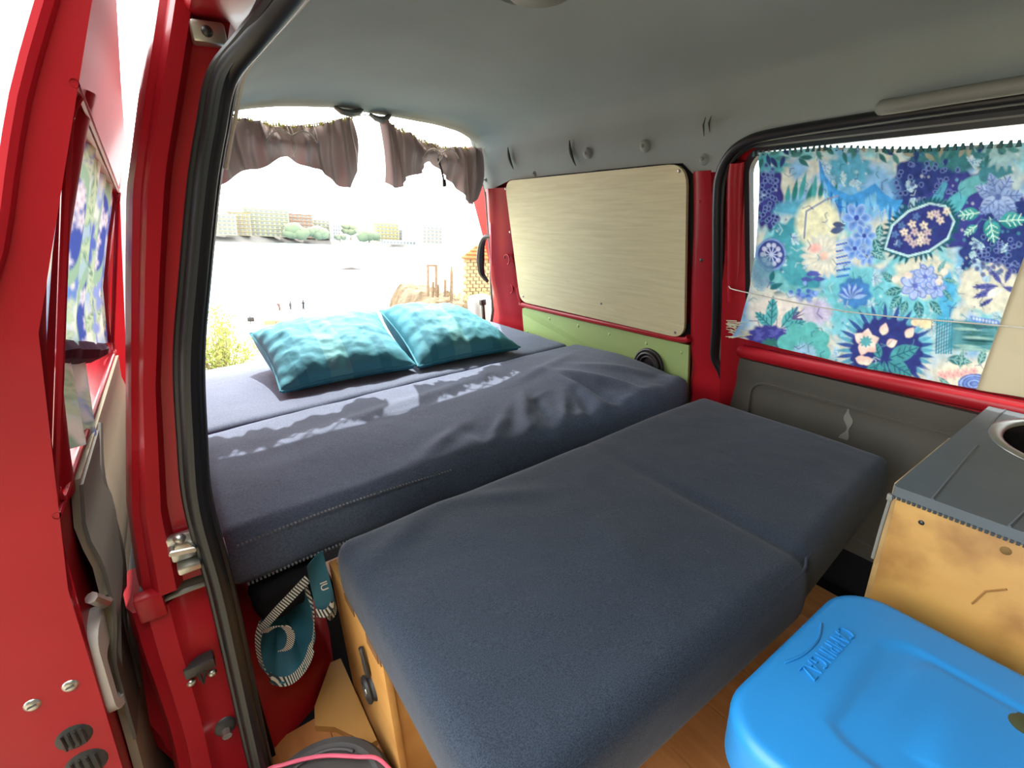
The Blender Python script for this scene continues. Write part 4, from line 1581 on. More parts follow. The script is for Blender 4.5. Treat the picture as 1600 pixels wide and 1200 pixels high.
def rear_disp(q, n):
    x, y, z = q
    top = float(sstep(0.38, 0.44, z))
    f = 0.010 * math.sin(math.pi * np.clip((y - 0.86) / 0.53, 0, 1)) * top
    e = math.exp(-((y - 0.90) / 0.10) ** 2)
    w = 0
    for (a, k, wd, cx, cy, L) in ((1.0, 0.010, 0.018, 0.70, 0.96, 0.12), (1.25, -0.008, 0.016, 0.74, 0.93, 0.10), (0.9, 0.009, 0.015, 0.80, 0.92, 0.10),
                                  (1.5, 0.011, 0.020, 0.92, 0.98, 0.15), (1.7, -0.010, 0.018, 0.96, 0.96, 0.12), (2.0, 0.010, 0.022, 1.02, 1.0, 0.16),
                                  (0.8, 0.006, 0.016, 0.60, 0.93, 0.09), (0.5, 0.005, 0.020, 0.46, 0.95, 0.10), (1.2, -0.006, 0.012, 0.86, 0.90, 0.08),
                                  (2.2, 0.006, 0.020, 1.12, 1.05, 0.12), (0.15, 0.006, 0.03, 0.5, 1.22, 0.3), (0.3, 0.004, 0.025, 0.95, 1.2, 0.2), (0.9, 0.005, 0.02, 0.78, 1.28, 0.1)):
        w += wrinkle(x, y, a, k, wd, cx, cy, L)
    f += 1.5 * w * top + 0.004 * fbm(x, y, z, 4) * top
    f += 0.006 * fbm(x, y, 3.0, 14) * e * float(sstep(0.3, 0.6, x)) * top
    f += 0.5 * top * sum(wrinkle(x, y, aa, kk, 0.008, xx, yy_, 0.05) for aa, kk, xx, yy_ in ((0.8, .010, .58, .92), (1.0, -.008, .63, .93), (0.7, .010, .69, .905), (1.2, .010, .76, .92), (0.9, -.010, .80, .90), (1.1, .010, .85, .93), (1.4, .012, .90, .915), (1.5, -.010, .94, .93), (1.7, .010, .98, .92), (0.3, .008, .78, 1.02), (2.0, .008, 1.05, .95)))
    f -= 0.016 * float(sstep(0.35, 1.0, x)) * e * top        # front edge sags towards the far side
    side = 0.006 * math.sin(math.pi * np.clip((z - 0.33) / 0.12, 0, 1)) + 0.003 * fbm(x, z, 1, 9)
    return np.array([x + n[0] * side, y + n[1] * side, z + f])


rm = thing('rear_mattress', 'wrinkled charcoal mattress across the van in front of the pillows', 'mattress', (0.63, 1.1, 0.335))
V, F = rboxg((-0.028, 0.862, 0.338), (1.262, 1.386, 0.452), 0.028, (0.011, 0.011, 0.02), rear_disp)
mobj('pad', V, F, NAVY2, rm, angle=0)
mb = MB()
for z, r in ((0.432, 0.0014), (0.350, 0.0014)):
    for k in range(90):
        x = 0.0 + k * 0.0068
        if (z < 0.4 and x > 0.2) or x > 0.42:
            continue
        y = 0.8555 if z < 0.4 else 0.8565
        V, F = boxg((x, y - 0.002, z + 0.006 * math.sin(x * 9) - 0.0012), (x + 0.0036, y + 0.004, z + 0.006 * math.sin(x * 9) + 0.0012))
        mb.add(V, F)
stuff(mb.obj('stitching', STITCH, rm, smooth=False))
bm2 = thing('back_mattress', 'flat dark grey mattress under the pillows by the rear opening', 'mattress', (0.62, 1.72, 0.335))
V, F = rboxg((-0.03, 1.402, 0.338), (1.245, 2.045, 0.445), 0.025, (0.025, 0.025, 0.03), lambda q, n: np.array([q[0], q[1], q[2] + (0.004 * fbm(q[0], q[1], 0, 4) if q[2] > 0.4 else 0)]))
mobj('pad', V, F, NAVY2, bm2, angle=0)

base = thing('bed_base', 'thin plywood base board under the rear mattresses', 'board', (0.62, 1.45, 0.31))
mb = MB()
mb.box((0.06, 0.93, 0.318), (1.255, 2.04, 0.336))
mb.obj('board', EDGEW, base, smooth=False)
for x in (0.22, 1.2):
    for y in (0.96, 1.98):
        mb = MB()
        mb.box((x - 0.02, y - 0.02, 0.0), (x + 0.02, y + 0.02, 0.318))
        mb.obj('leg', EDGEW, base, smooth=False)
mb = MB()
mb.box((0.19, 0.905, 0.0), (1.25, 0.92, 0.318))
mb.obj('front_board', BLACKMAT, base, smooth=False)  # black sheet stands in for the dark space under the bed

# birch box under the front mattress
bx = thing('plywood_box', 'birch plywood box with black lock under the front mattress', 'box', (0.64, 0.7, 0.0))
mb = MB()
mb.box((0.137, 0.572, 0.0), (0.149, 0.85, 0.333), 0.0015)
mb.obj('side_panel', BOXW, bx)
mb = MB()
mb.box((1.10, 0.572, 0.0), (1.112, 0.85, 0.332))
mb.obj('side_panel', BOXW, bx, smooth=False)
mb = MB()
mb.box((0.1495, 0.579, 0.0), (1.0995, 0.591, 0.331), 0.001)
mb.obj('front_panel', BOXW, bx)
mb = MB()
mb.box((0.1495, 0.838, 0.0), (1.0995, 0.85, 0.331))
mb.obj('back_panel', BOXW, bx, smooth=False)
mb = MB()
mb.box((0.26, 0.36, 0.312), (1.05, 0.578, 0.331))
mb.obj('slide_board', BLACKMAT, bx, smooth=False)  # board coloured black to pass for shade under the mattress
for x in (0.35, 0.98):
    mb = MB()
    mb.box((x, 0.40, 0.0), (x + 0.03, 0.43, 0.312))
    mb.obj('prop_leg', BLACKMAT, bx, smooth=False)
WORN = mat('dark_worn_ply', s2l((120, 84, 52)), rough=0.8)
for (y0, y1, z0) in ((0.590, 0.64, 0.314), (0.70, 0.75, 0.318), (0.575, 0.585, 0.322)):
    V, F = boxg((0.1355, y0, z0), (0.1372, y1, 0.3335))
    mobj('worn_patch', V, F, WORN, bx, smooth=False)
mb = MB()
hy, hz = 0.668, 0.205
mb.tube(smooth_path([(0.133, hy + 0.010, 0.262), (0.131, hy + 0.004, 0.275), (0.131, hy - 0.004, 0.272), (0.132, hy - 0.010, 0.235), (0.133, hy - 0.006, 0.222), (0.133, hy + 0.004, 0.226)], 5, closed=True), 0.0042, 7)
hs = mb.obj('hasp', BLACKPL, bx)
mb = MB()
V, F = domeg((0.137, 0.668, 0.188), (-1, 0, 0), 0.026, 0.010, 14, 3)
mb.add(V, F)
mb.tube([(0.128, 0.668 + 0.018 * math.cos(a), 0.186 + 0.022 * math.sin(a)) for a in lin(0, 6.28, 15)], 0.005, 6, cap=False)
mb.obj('lock_body', BLACKPL, bx)
V, F = domeg((0.127, 0.666, 0.186), (-1, 0, 0), 0.007, 0.005, 8, 2)
mobj('rivet', V, F, METAL, bx)

fb = thing('floor_board', 'loose plywood floor board with a notch beside the red wheel arch', 'board', (0.06, 0.8, 0.0))
V, F = plateg([(0.134, 0.70), (0.134, 0.925), (0.112, 0.928), (0.055, 0.842), (0.045, 0.80), (0.075, 0.775), (0.10, 0.735), (0.115, 0.70)], lambda x, y: (x, y, 0.016), (0, 0, -0.0155))
mobj('board', V, F, BOXW, fb, smooth=False)

# ---- pillows
PIL = pillow_mat()


def pillow(name, label, FL, FR, BR, BL, th, seed, puff_back=1.0):
    root = thing(name, label, 'pillow', ((FL[0] + FR[0]) / 2, (FL[1] + BL[1]) / 2, 0.455), 'teal pillows')
    FL, FR, BR, BL = map(lambda p: np.array(p, float), (FL, FR, BR, BL))
    nrm = np.cross(FR - FL, BL - FL)
    nrm /= np.linalg.norm(nrm)
    nu, nv = 84, 64

    def pt(u, v, sg):
        # edges of a filled pillow pull in between the corners
        pu = 0.035 * math.sin(math.pi * v) * (1 if u < 0.5 else -1) * abs(2 * u - 1) ** 3
        pv = 0.045 * math.sin(math.pi * u) * (1 if v < 0.5 else -1) * abs(2 * v - 1) ** 3
        a, b = u + pu, v + pv
        p = FL * (1 - a) * (1 - b) + FR * a * (1 - b) + BR * a * b + BL * (1 - a) * b
        eu, ev = 1 - abs(2 * u - 1) ** 2.6, 1 - abs(2 * v - 1) ** 2.6
        h = (max(0, eu) * max(0, ev)) ** 0.5
        if sg > 0:
            hh = th * h
            edge = (1 - h)
            hh += edge * h * 0.022 * (math.sin(u * 46 + seed + 3 * v) * abs(2 * v - 1) ** 2 + math.sin(v * 40 + seed + 2 * u) * abs(2 * u - 1) ** 2) * 0.5
            hh += 0.012 * h * fbm(u * 3, v * 3, seed, 1.6)
            hh += 0.008 * h * math.exp(-((u - 0.5 - 0.25 * (v - 0.3)) / 0.03) ** 2) * math.exp(-(v / 0.35) ** 2)
            hh -= 0.012 * h * math.exp(-((u - 0.56 - 0.25 * (v - 0.3)) / 0.04) ** 2) * math.exp(-(v / 0.35) ** 2)
            return p + nrm * hh
        low = np.array([p[0], p[1], max(0.456, p[2] - 0.085 * h)])
        lim = p[2] - 0.456
        return p + nrm * 0.0 - np.array([0, 0, min(max(lim, 0.0), 0.13 * h ** 0.6)])

    U, W = lin(0, 1, nu), lin(0, 1, nv)
    V, F = gridg(lambda u, v: pt(u, v, 1), U, W)
    V2, F2 = gridg(lambda u, v: pt(u, v, -1), U, W)
    uv = [(u, v) for u in U for v in W]
    n = len(V)
    mobj('cushion', list(V) + list(V2), F + [tuple(i + n for i in reversed(f)) for f in F2], PIL, root, angle=0, uv=uv + uv)
    mb = MB()
    ed = [pt(u, 0, 1) for u in lin(0, 1, 30)] + [pt(1, v, 1) for v in lin(0, 1, 30)][1:] + [pt(u, 1, 1) for u in lin(1, 0, 30)][1:] + [pt(0, v, 1) for v in lin(1, 0, 30)][1:]
    mb.tube(ed, 0.004, 5)
    mb.obj('seam', PIL, root)
    return root


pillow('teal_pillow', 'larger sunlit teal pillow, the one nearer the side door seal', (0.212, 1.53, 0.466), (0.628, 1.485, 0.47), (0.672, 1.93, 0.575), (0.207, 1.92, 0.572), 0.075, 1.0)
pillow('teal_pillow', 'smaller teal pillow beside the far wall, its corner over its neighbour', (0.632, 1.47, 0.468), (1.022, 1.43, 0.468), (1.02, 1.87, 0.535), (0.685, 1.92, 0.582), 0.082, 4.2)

# ================================================================== COOLER, CABINET, SMALL THINGS
ck = thing('cooler_box', 'white cool box with bright blue lid on the floor by the cabinet', 'cool box', (0.565, -0.03, 0.0))
V, F = rboxg((0.412, -0.262, 0.0), (0.722, 0.192, 0.366), 0.035, (0.04, 0.04, 0.06))
mobj('body', V, F, WHITEPL, ck)
LX0, LX1, LY0, LY1 = 0.396, 0.738, -0.278, 0.208


def rr_sd(x, y, a0, a1, b0, b1, r):
    qx = abs(x - (a0 + a1) / 2) - (a1 - a0) / 2 + r
    qy = abs(y - (b0 + b1) / 2) - (b1 - b0) / 2 + r
    return math.hypot(max(qx, 0), max(qy, 0)) + min(max(qx, qy), 0) - r


def lid_pts():
    V, F = [], []
    N = 96
    base = rrect(LX0, LX1, LY0, LY1, 0.062, 12)
    # concentric rings from the rim down the side and in across the top
    c = np.array([(LX0 + LX1) / 2, (LY0 + LY1) / 2])
    rings = []
    out = [np.array(p) for p in base]
    n = len(out)
    rings.append([(p[0], p[1], 0.352) for p in out])
    rings.append([(p[0], p[1], 0.395) for p in out])
    for t in lin(0, math.pi / 2, 6):
        ins = 0.014 * (1 - math.cos(t))
        q = rrect(LX0 + ins, LX1 - ins, LY0 + ins, LY1 - ins, 0.062 - ins, 12)
        rings.append([(p[0], p[1], 0.406 + 0.014 * math.sin(t)) for p in q])
    return rings


rings = lid_pts()
V, F = [], []
n = len(rings[0])
for r in rings:
    V += r
for i in range(len(rings) - 1):
    for k in range(n):
        j = (k + 1) % n
        F.append((i * n + k, i * n + j, (i + 1) * n + j, (i + 1) * n + k))


def lid_h(x, y):
    d = rr_sd(x, y, 0.478, 0.676, -0.215, 0.138, 0.05)
    g = float(sstep(0.004, -0.006, d)) if False else 1 - float(sstep(-0.008, 0.004, d))
    inner = rr_sd(x, y, 0.524, 0.676, -0.205, 0.095, 0.04)
    return 0.42 - 0.0038 * g + 0.0034 * (1 - float(sstep(-0.010, 0.006, inner)))


last = rings[-1]
cx, cy = (LX0 + LX1) / 2, (LY0 + LY1) / 2
prev = (len(rings) - 1) * n
for q in lin(1, 0.0, 46)[1:-1]:
    b = len(V)
    for p in last:
        x, y = cx + (p[0] - cx) * q, cy + (p[1] - cy) * q
        V.append((x, y, lid_h(x, y)))
    for k in range(n):
        j = (k + 1) % n
        F.append((prev + k, prev + j, b + j, b + k))
    prev = b
V.append((cx, cy, lid_h(cx, cy)))
for k in range(n):
    F.append((prev + k, prev + (k + 1) % n, len(V) - 1))
lid = mobj('lid', V, F, BLUE, ck, angle=35)
# raised lettering and its swash
td = bpy.data.curves.new('lettering', 'FONT')
td.body = 'CAMPINGAZ'
td.size = 0.024
td.extrude = 0.0014
td.offset = -0.0006
td.space_character = 1.12
to = bpy.data.objects.new('lettering_source', td)
COL.objects.link(to)
bpy.context.view_layer.update()
tme = bpy.data.meshes.new_from_object(to)
bpy.data.objects.remove(to)
co = np.zeros(len(tme.vertices) * 3)
tme.vertices.foreach_get('co', co)
co = co.reshape(-1, 3)
w0, w1 = co[:, 0].min(), co[:, 0].max()
h1 = co[:, 1].max()
tx = (co[:, 0] - w0) / (w1 - w0)
wx = 0.636 - tx * 0.110
wy = 0.1735 - co[:, 1] / h1 * 0.0195
TV = np.stack([wx, wy, 0.4205 + co[:, 2] + 0.0006], 1)
TF = [tuple(p.vertices) for p in tme.polygons]
mobj('lettering', TV, TF, BLUE, lid, smooth=False)
mb = MB()
mb.tube(smooth_path([(0.622, 0.190, 0.4208), (0.596, 0.1815, 0.4208), (0.572, 0.1795, 0.4208), (0.548, 0.1815, 0.4208), (0.524, 0.188, 0.4208)], 5), [0.0012] + [0.0019] * 19 + [0.0012], 6)
mb.obj('swash', BLUE, lid)
V, F = domeg((0.652, -0.004, 0.4145), (0, 0, 1), 0.021, 0.007, 20, 3)
mobj('carry_button', V, F, OLIVE, lid)

cab = thing('kitchen_cabinet', 'birch ply cabinet with padded blue-grey top beside the cool box', 'cabinet', (1.04, -0.2, 0.0))
mb = MB()
mb.box((0.80, -0.75, 0.0), (0.813, 0.1895, 0.548), 0.001)
fp = mb.obj('front_panel', BOXS, cab)
V, F = domeg((0.80, 0.155, 0.523), (-1, 0, 0), 0.004, 0.002, 8, 2)
mobj('screw', V, F, STEEL_D, fp)
V, F = domeg((0.80, 0.068, 0.530), (-1, 0, 0), 0.006, 0.002, 10, 2)
mobj('knot', V, F, mat('dark_knot', s2l((110, 84, 40)), rough=0.8), fp)
mb = MB()
mb.tube([(0.799, 0.055, 0.478), (0.7995, 0.072, 0.462), (0.7992, 0.080, 0.435)], 0.0014, 5)
mb.obj('crack', mat('crack_brown', s2l((140, 100, 50)), rough=0.9), fp)
mb = MB()
mb.box((0.8135, 0.178, 0.0), (1.225, 0.1895, 0.548))
mb.obj('side_panel', BLACKMAT, cab, smooth=False)  # plywood side coloured black for the shade it stands in
mb = MB()
mb.box((0.825, 0.190, 0.10), (1.062, 0.2025, 0.556), 0.001)
mb.obj('flap_board', EDGEW, cab)
mb = MB()
mb.box((1.225, -0.75, 0.0), (1.24, 0.1895, 0.548))
mb.obj('back_panel', BLACKMAT, cab, smooth=False)
# padded top with the hole of the sink
SXC, SYC, SR = 1.145, 0.035, 0.118
out = rrect(0.796, 1.262, -0.75, 0.196, 0.006, 12)
nn = len(out)
# sort the hole points by matching angle
def ang_hole(p):
    a = math.atan2(p[1] - SYC, p[0] - SXC)
    return (SXC + SR * math.cos(a), SYC + SR * math.sin(a))
dense = []
for i in range(nn):
    a, b = np.array(out[i]), np.array(out[(i + 1) % nn])
    m_ = max(1, int(np.linalg.norm(b - a) / 0.03))
    for t in range(m_):
        dense.append(tuple(a + (b - a) * t / m_))
hole = [ang_hole(p) for p in dense]
V, F = annulusg(dense, hole, lambda x, y: (x, y, 0.5655), (0, 0, -0.017))
ct = mobj('padded_top', V, F, CUPM, cab, angle=30)
for pts in (((0.797, 0.150), (0.95, 0.157), (1.035, 0.160)), ((1.12, 0.168), (1.2, 0.172), (1.262, 0.172)), ((0.797, 0.072), (0.9, 0.066), (1.02, 0.060))):
    mb = MB()
    mb.tube(smooth_path([(x, y, 0.5652) for x, y in pts], 6), 0.0022, 5)
    mb.obj('fold_seam', CUPM, ct)
mb = MB()
for k in range(60):
    y = 0.19 - k * 0.006
    V, F = boxg((0.7945, y, 0.546), (0.797, y + 0.0035, 0.5505))
    mb.add(V, F)
stuff(mb.obj('frayed_hem', mat('hem_dark', s2l((52, 58, 62)), rough=0.9), ct, smooth=False))
mb = MB()
mb.tube([(0.799, 0.196, 0.545), (0.797, 0.197, 0.49), (0.797, 0.1975, 0.435)], 0.0026, 8)
mb.box((0.795, 0.1925, 0.540), (0.801, 0.2, 0.550), 0.001)
mb.obj('hinge_pin', GREYPL, cab)

sk = thing('sink_bowl', 'round dark bowl with a bright rim set in the cabinet top', 'bowl', (SXC, SYC, 0.45))
V, F = latheg([(0.114, 0.112), (0.119, 0.1175), (0.128, 0.119), (0.134, 0.1165), (0.1345, 0.1155)], (SXC, SYC, 0.45), 48)
mobj('rim', V, F, mat('brushed_rim', (0.22, 0.22, 0.215), rough=0.3, metal=0.9), sk)
V, F = latheg([(0.1135, 0.113), (0.108, 0.09), (0.097, 0.05), (0.075, 0.02), (0.03, 0.008), (0.0005, 0.007)], (SXC, SYC, 0.45), 48)
mobj('basin', V, F, mat('black_enamel', (0.012, 0.012, 0.012), rough=0.25), sk)

tub = thing('rubber_tub', 'dark grey round rubber tub on the floor by the near sill', 'tub', (0.016, 0.565, 0.0))
V, F = latheg([(0.095, 0.0), (0.108, 0.006), (0.114, 0.05), (0.113, 0.075), (0.105, 0.088), (0.092, 0.092), (0.086, 0.086), (0.078, 0.086), (0.05, 0.094), (0.0, 0.098)], (0.016, 0.604, 0.001), 40)
mobj('shell', V, F, mat('grey_rubber', s2l((72, 70, 70)), rough=0.6, var=0.15, vscale=20, bump=0.15, bscale=90), tub)
mb = MB()
mb.tube([(0.016 + 0.082 * math.cos(a), 0.604 + 0.082 * math.sin(a), 0.0905) for a in lin(0.6, 3.4, 20)], 0.003, 6)
mb.tube(smooth_path([(-0.02, 0.675, 0.094), (-0.012, 0.668, 0.099), (-0.016, 0.658, 0.098)], 4), 0.003, 6)
mb.obj('moulding', MATS['grey_rubber'], tub)
mb = MB()
mb.tube(smooth_path([(-0.060, 0.715, 0.05), (-0.045, 0.708, 0.09), (-0.018, 0.690, 0.103), (0.012, 0.678, 0.104), (0.045, 0.660, 0.104), (0.085, 0.628, 0.104), (0.112, 0.605, 0.103), (0.128, 0.575, 0.085)], 6), 0.0032, 8)
tag(mb.obj('pink_cord', PINKC), 'pinkish red cord lying across the dark grey tub', 'cord')

# teal bag hanging under the rear mattress
bag = thing('fabric_bag', 'teal cloth bag with striped tape hanging under the rear mattress', 'bag', (0.06, 0.83, 0.16))


def stripe_mat():
    m = bpy.data.materials.new('striped_tape')
    m.use_nodes = True
    g = NT(m)
    tc = g.new('ShaderNodeTexCoord')
    mp = g.new('ShaderNodeMapping')
    mp.inputs['Rotation'].default_value = (0, 0.7, 0.7)
    g.link(tc.outputs['Object'], mp.inputs['Vector'])
    w = g.new('ShaderNodeTexWave')
    w.inputs['Scale'].default_value = 100
    g.link(mp.outputs['Vector'], w.inputs['Vector'])
    c = g.ramp(w.outputs['Fac'], [(0.42, s2l((34, 46, 54))), (0.55, s2l((196, 192, 180)))])
    g.link(c, g.bsdf.inputs['Base Color'])
    g.bsdf.inputs['Roughness'].default_value = 0.8
    return m


TAPE = stripe_mat()


def ribbon(path, w, wdir, th=0.0015):
    P, T, N = frames(path)
    V, F = [], []
    for i, p in enumerate(P):
        d = np.array(wdir(i / (len(P) - 1)) if callable(wdir) else wdir, float)
        d /= np.linalg.norm(d)
        nrm = np.cross(T[i], d)
        nrm /= np.linalg.norm(nrm) + 1e-9
        for a, b in ((-1, -1), (1, -1), (1, 1), (-1, 1)):
            V.append(p + d * w / 2 * a + nrm * th / 2 * b)
    for i in range(len(P) - 1):
        for k in range(4):
            j = (k + 1) % 4
            F.append((i * 4 + k, i * 4 + j, (i + 1) * 4 + j, (i + 1) * 4 + k))
    F.append((3, 2, 1, 0))
    F.append(tuple((len(P) - 1) * 4 + k for k in range(4)))
    return V, F


rim = [(0.085, 0.815, 0.325), (0.088, 0.805, 0.29), (0.082, 0.795, 0.25), (0.066, 0.788, 0.205), (0.045, 0.786, 0.178), (0.020, 0.788, 0.168), (-0.002, 0.792, 0.185), (-0.012, 0.798, 0.225), (-0.008, 0.805, 0.268), (0.004, 0.812, 0.292)]
rims = smooth_path(rim, 6)
cen = np.array((0.045, 0.86, 0.26))


def bagp(u, v):
    i = u * (len(rims) - 1)
    a = rims[int(i)]
    b = rims[min(len(rims) - 1, int(i) + 1)]
    p = a + (b - a) * (i - int(i))
    q = p * (1 - v) + cen * v
    q = q + np.array((0, 0.05 * math.sin(v * math.pi * 0.6), 0)) + np.array((0.003 * math.sin(u * 30), 0.004 * math.sin(u * 40 + v * 5), 0))
    return q


V, F = gridg(bagp, lin(0, 1, 60), lin(0, 1, 14))
mobj('pouch', V, F, TEALF, bag)
V, F = ribbon(rims, 0.016, lambda t: (0.35 * math.cos(t * 4), 0.3, 0.9) if t < 0.3 or t > 0.7 else (0.5 * (t - 0.5) * 4, 0.5, 0.8))
mobj('edge_tape', V, F, TAPE, bag)
V, F = ribbon(smooth_path([(0.002, 0.80, 0.292), (0.03, 0.795, 0.318), (0.06, 0.797, 0.336), (0.090, 0.802, 0.352)], 6), 0.016, (0.3, -0.2, -0.9))
mobj('edge_tape', V, F, TAPE, bag)
V, F = ribbon(smooth_path([(0.004, 0.798, 0.285), (0.018, 0.786, 0.298), (0.036, 0.782, 0.292), (0.042, 0.782, 0.268), (0.034, 0.786, 0.242), (0.022, 0.792, 0.235)], 6), 0.013, (0.8, -0.4, -0.1))
mobj('edge_tape', V, F, TAPE, bag)
# second flap with the end of a printed word
V, F = slabg(lambda u, v: (0.092 + 0.034 * u + 0.006 * v * math.sin(u * 3), 0.790 + 0.018 * u + 0.010 * math.sin(v * 3 + u * 2), 0.385 - 0.105 * v), lin(0, 1, 8), lin(0, 1, 14), (0, 0.002, 0))
flap = mobj('flap', V, F, TEALF, bag)
V, F = ribbon(smooth_path([(0.090, 0.788, 0.285), (0.105, 0.784, 0.278), (0.120, 0.792, 0.284), (0.127, 0.802, 0.275), (0.124, 0.806, 0.255), (0.114, 0.802, 0.250), (0.108, 0.796, 0.262)], 6), 0.014, (0.1, 0.5, 0.9))
mobj('edge_tape', V, F, TAPE, bag)
td = bpy.data.curves.new('print', 'FONT')
td.body = 'IU'
td.size = 0.020
td.extrude = 0.0004
to = bpy.data.objects.new('print_source', td)
COL.objects.link(to)
bpy.context.view_layer.update()
tme = bpy.data.meshes.new_from_object(to)
bpy.data.objects.remove(to)
co = np.zeros(len(tme.vertices) * 3)
tme.vertices.foreach_get('co', co)
co = co.reshape(-1, 3)
TV = np.stack([0.108 + co[:, 1] * 0.9, 0.7965 + 0.5 * co[:, 1] - co[:, 2] + 0.0, 0.332 - co[:, 0] * 0.9], 1)
TV[:, 1] = 0.790 + 0.018 * ((TV[:, 0] - 0.092) / 0.034) + 0.010 * np.sin((0.385 - TV[:, 2]) / 0.105 * 3 + (TV[:, 0] - 0.092) / 0.034 * 2) - 0.0015 - co[:, 2]
mobj('lettering', TV, [tuple(p.vertices)[::-1] for p in tme.polygons], CORDM, flap, smooth=False)
# dark cloth bundle the bag hangs from
mb = MB()
V, F = rboxg((0.0, 0.83, 0.27), (0.13, 0.90, 0.335), 0.02, (0.02, 0.02, 0.02), lambda q, n: np.array([q[0] + 0.006 * fbm(q[1], q[2], 0, 20), q[1] + 0.01 * fbm(q[0], q[2], 1, 18), q[2] + 0.008 * fbm(q[0], q[1], 2, 16)]))
mb.add(V, F)
mb.obj('bundle', BLACKMAT, bag)

# ================================================================== NEAR SLIDING DOOR (slid back, outside the body)
def XD(z, y=0.66):
    b = float(np.interp(z, [-0.05, 0.15, 0.307, 0.456, 0.596, 0.70, 0.823, 0.938, 1.06, 1.158, 1.25], [-0.205, -0.200, -0.187, -0.176, -0.166, -0.150, -0.127, -0.088, -0.042, 0.006, 0.055]))
    return b + 0.018 * max(0, y - 0.66) / 0.84


def TD(z):      # depth of the door body
    return float(np.interp(z, [0.0, 0.45, 0.7, 0.95, 1.2], [0.15, 0.14, 0.09, 0.040, 0.036]))


DW = rrect(0.678, 1.475, 0.670, 1.085, 0.03, 8)
# cut the rear top corner of the window like the slanted frame
DW = [(y, z - 0.22 * max(0, y - 1.12) * max(0, (z - 0.9) / 0.22)) for y, z in DW]
DO = rrect(0.66, 1.52, -0.05, 1.205, 0.05, 8)
DO = [(y, z - 0.28 * max(0, y - 1.12) * max(0, (z - 0.9) / 0.3)) for y, z in DO]
door2 = bpy.data.objects.new('door_2', None)
COL.objects.link(door2)
door2.location = (-0.2, 1.08, -0.05)
door2['_b'] = [-0.2, 1.08, -0.05]
struct(door2, 'near red sliding door slid back along the van side')


def ring_fill(outer, inner, steps):
    """points between two loops so that curved panels keep their curve"""
    loops = []
    for s in range(steps + 1):
        t = s / steps
        loops.append([(a[0] + (b[0] - a[0]) * t, a[1] + (b[1] - a[1]) * t) for a, b in zip(outer, inner)])
    return loops


def curved_frame(outer, inner, f_in, steps=8):
    def dens(loop, k=4):
        out = []
        for i in range(len(loop)):
            a, b = np.array(loop[i]), np.array(loop[(i + 1) % len(loop)])
            for t in range(k):
                out.append(tuple(a + (b - a) * t / k))
        return out
    O, I = dens(outer), dens(inner)
    loops = ring_fill(O, I, steps)
    n = len(O)
    V, F = [], []
    for L in loops:
        V += [f_in(y, z) for y, z in L]
    for s in range(len(loops) - 1):
        for k in range(n):
            j = (k + 1) % n
            F.append((s * n + k, s * n + j, (s + 1) * n + j, (s + 1) * n + k))
    return V, F, n, O, I


V1, F1, n1, O1, I1 = curved_frame(DO, DW, lambda y, z: (XD(z, y), y, z))
V2, F2, n2, _, _ = curved_frame(DO, DW, lambda y, z: (XD(z, y) - TD(z), y, z))
b = len(V1)
V = V1 + V2
F = [f[::-1] for f in F1] + [tuple(i + b for i in f) for f in F2]
for k in range(n1):
    j = (k + 1) % n1
    F.append((k, j, b + j, b + k))
    e = 8 * n1
    F.append((e + j, e + k, b + e + k, b + e + j))
mobj('door_shell', V, F, RED, door2, angle=35)
mb = MB()
mb.tube(smooth_path([(XD(z, .66) - TD(z) + 0.006, 0.658, z) for z in lin(0.0, 1.2, 20)], 2), 0.008, 8)
mb.obj('edge_bead', RED, door2)
V, F = slabg(lambda u, z: (XD(z, 0.715) - 0.002 + 0.010 * math.sin(math.pi * u), 0.716 + 0.075 * u + 0.03 * float(sstep(0.95, 1.08, z)), z), lin(0, 1, 7), lin(0.655, 1.10, 24), (-0.012, 0, 0))
mobj('window_bar', V, F, RED, door2)
mb = MB()
lp = [(XD(z, y) + 0.003, y, z) for y, z in DW]
mb.tube(smooth_path(lp, 2, closed=True), 0.004, 8, cap=False)
mb.obj('window_flange', RED, door2)
lift = lambda y, z: (XD(z, y) - TD(z) * 0.8, y, z)
V, F = gridg(lambda y, z: lift(y, z), lin(0.73, 1.44, 6), lin(0.70, 1.04, 8))
struct(mobj('window_2', V, F, GLASS))


def trim_fn(y, z):
    return (XD(z, y) + 0.012 + 0.012 * float(sstep(0.42, 0.5, z)) * (1 - float(sstep(0.56, 0.62, z))), y, z)


def ytrim0(z):
    return float(np.interp(z, [0.0, 0.35, 0.45, 0.58, 0.66], [0.70, 0.70, 0.705, 0.72, 0.76]))


V, F = slabg(lambda u, z: trim_fn(ytrim0(z) + (1.46 - ytrim0(z)) * u, z), lin(0, 1, 24), lin(0.02, 0.665, 26), (-0.010, 0, 0))
dt = mobj('door_trim', V, F, TRIM_L, door2)
mb = MB()
mb.tube(smooth_path([trim_fn(y, z) for y, z in ((0.98, 0.66), (0.90, 0.60), (0.84, 0.50), (0.80, 0.40), (0.79, 0.30))], 5), 0.006, 8)
mb.obj('trim_ridge', TRIM_D, dt)
V, F = slabg(lambda u, z: tuple(np.array(trim_fn(ytrim0(z) - 0.008 + u * (0.10 + 0.1 * float(sstep(0.4, 0.66, z))), z)) + (0.003, 0, 0)), lin(0, 1, 8), lin(0.30, 0.66, 18), (-0.004, 0, 0))
mobj('trim_front_strip', V, F, TRIM_D, dt)
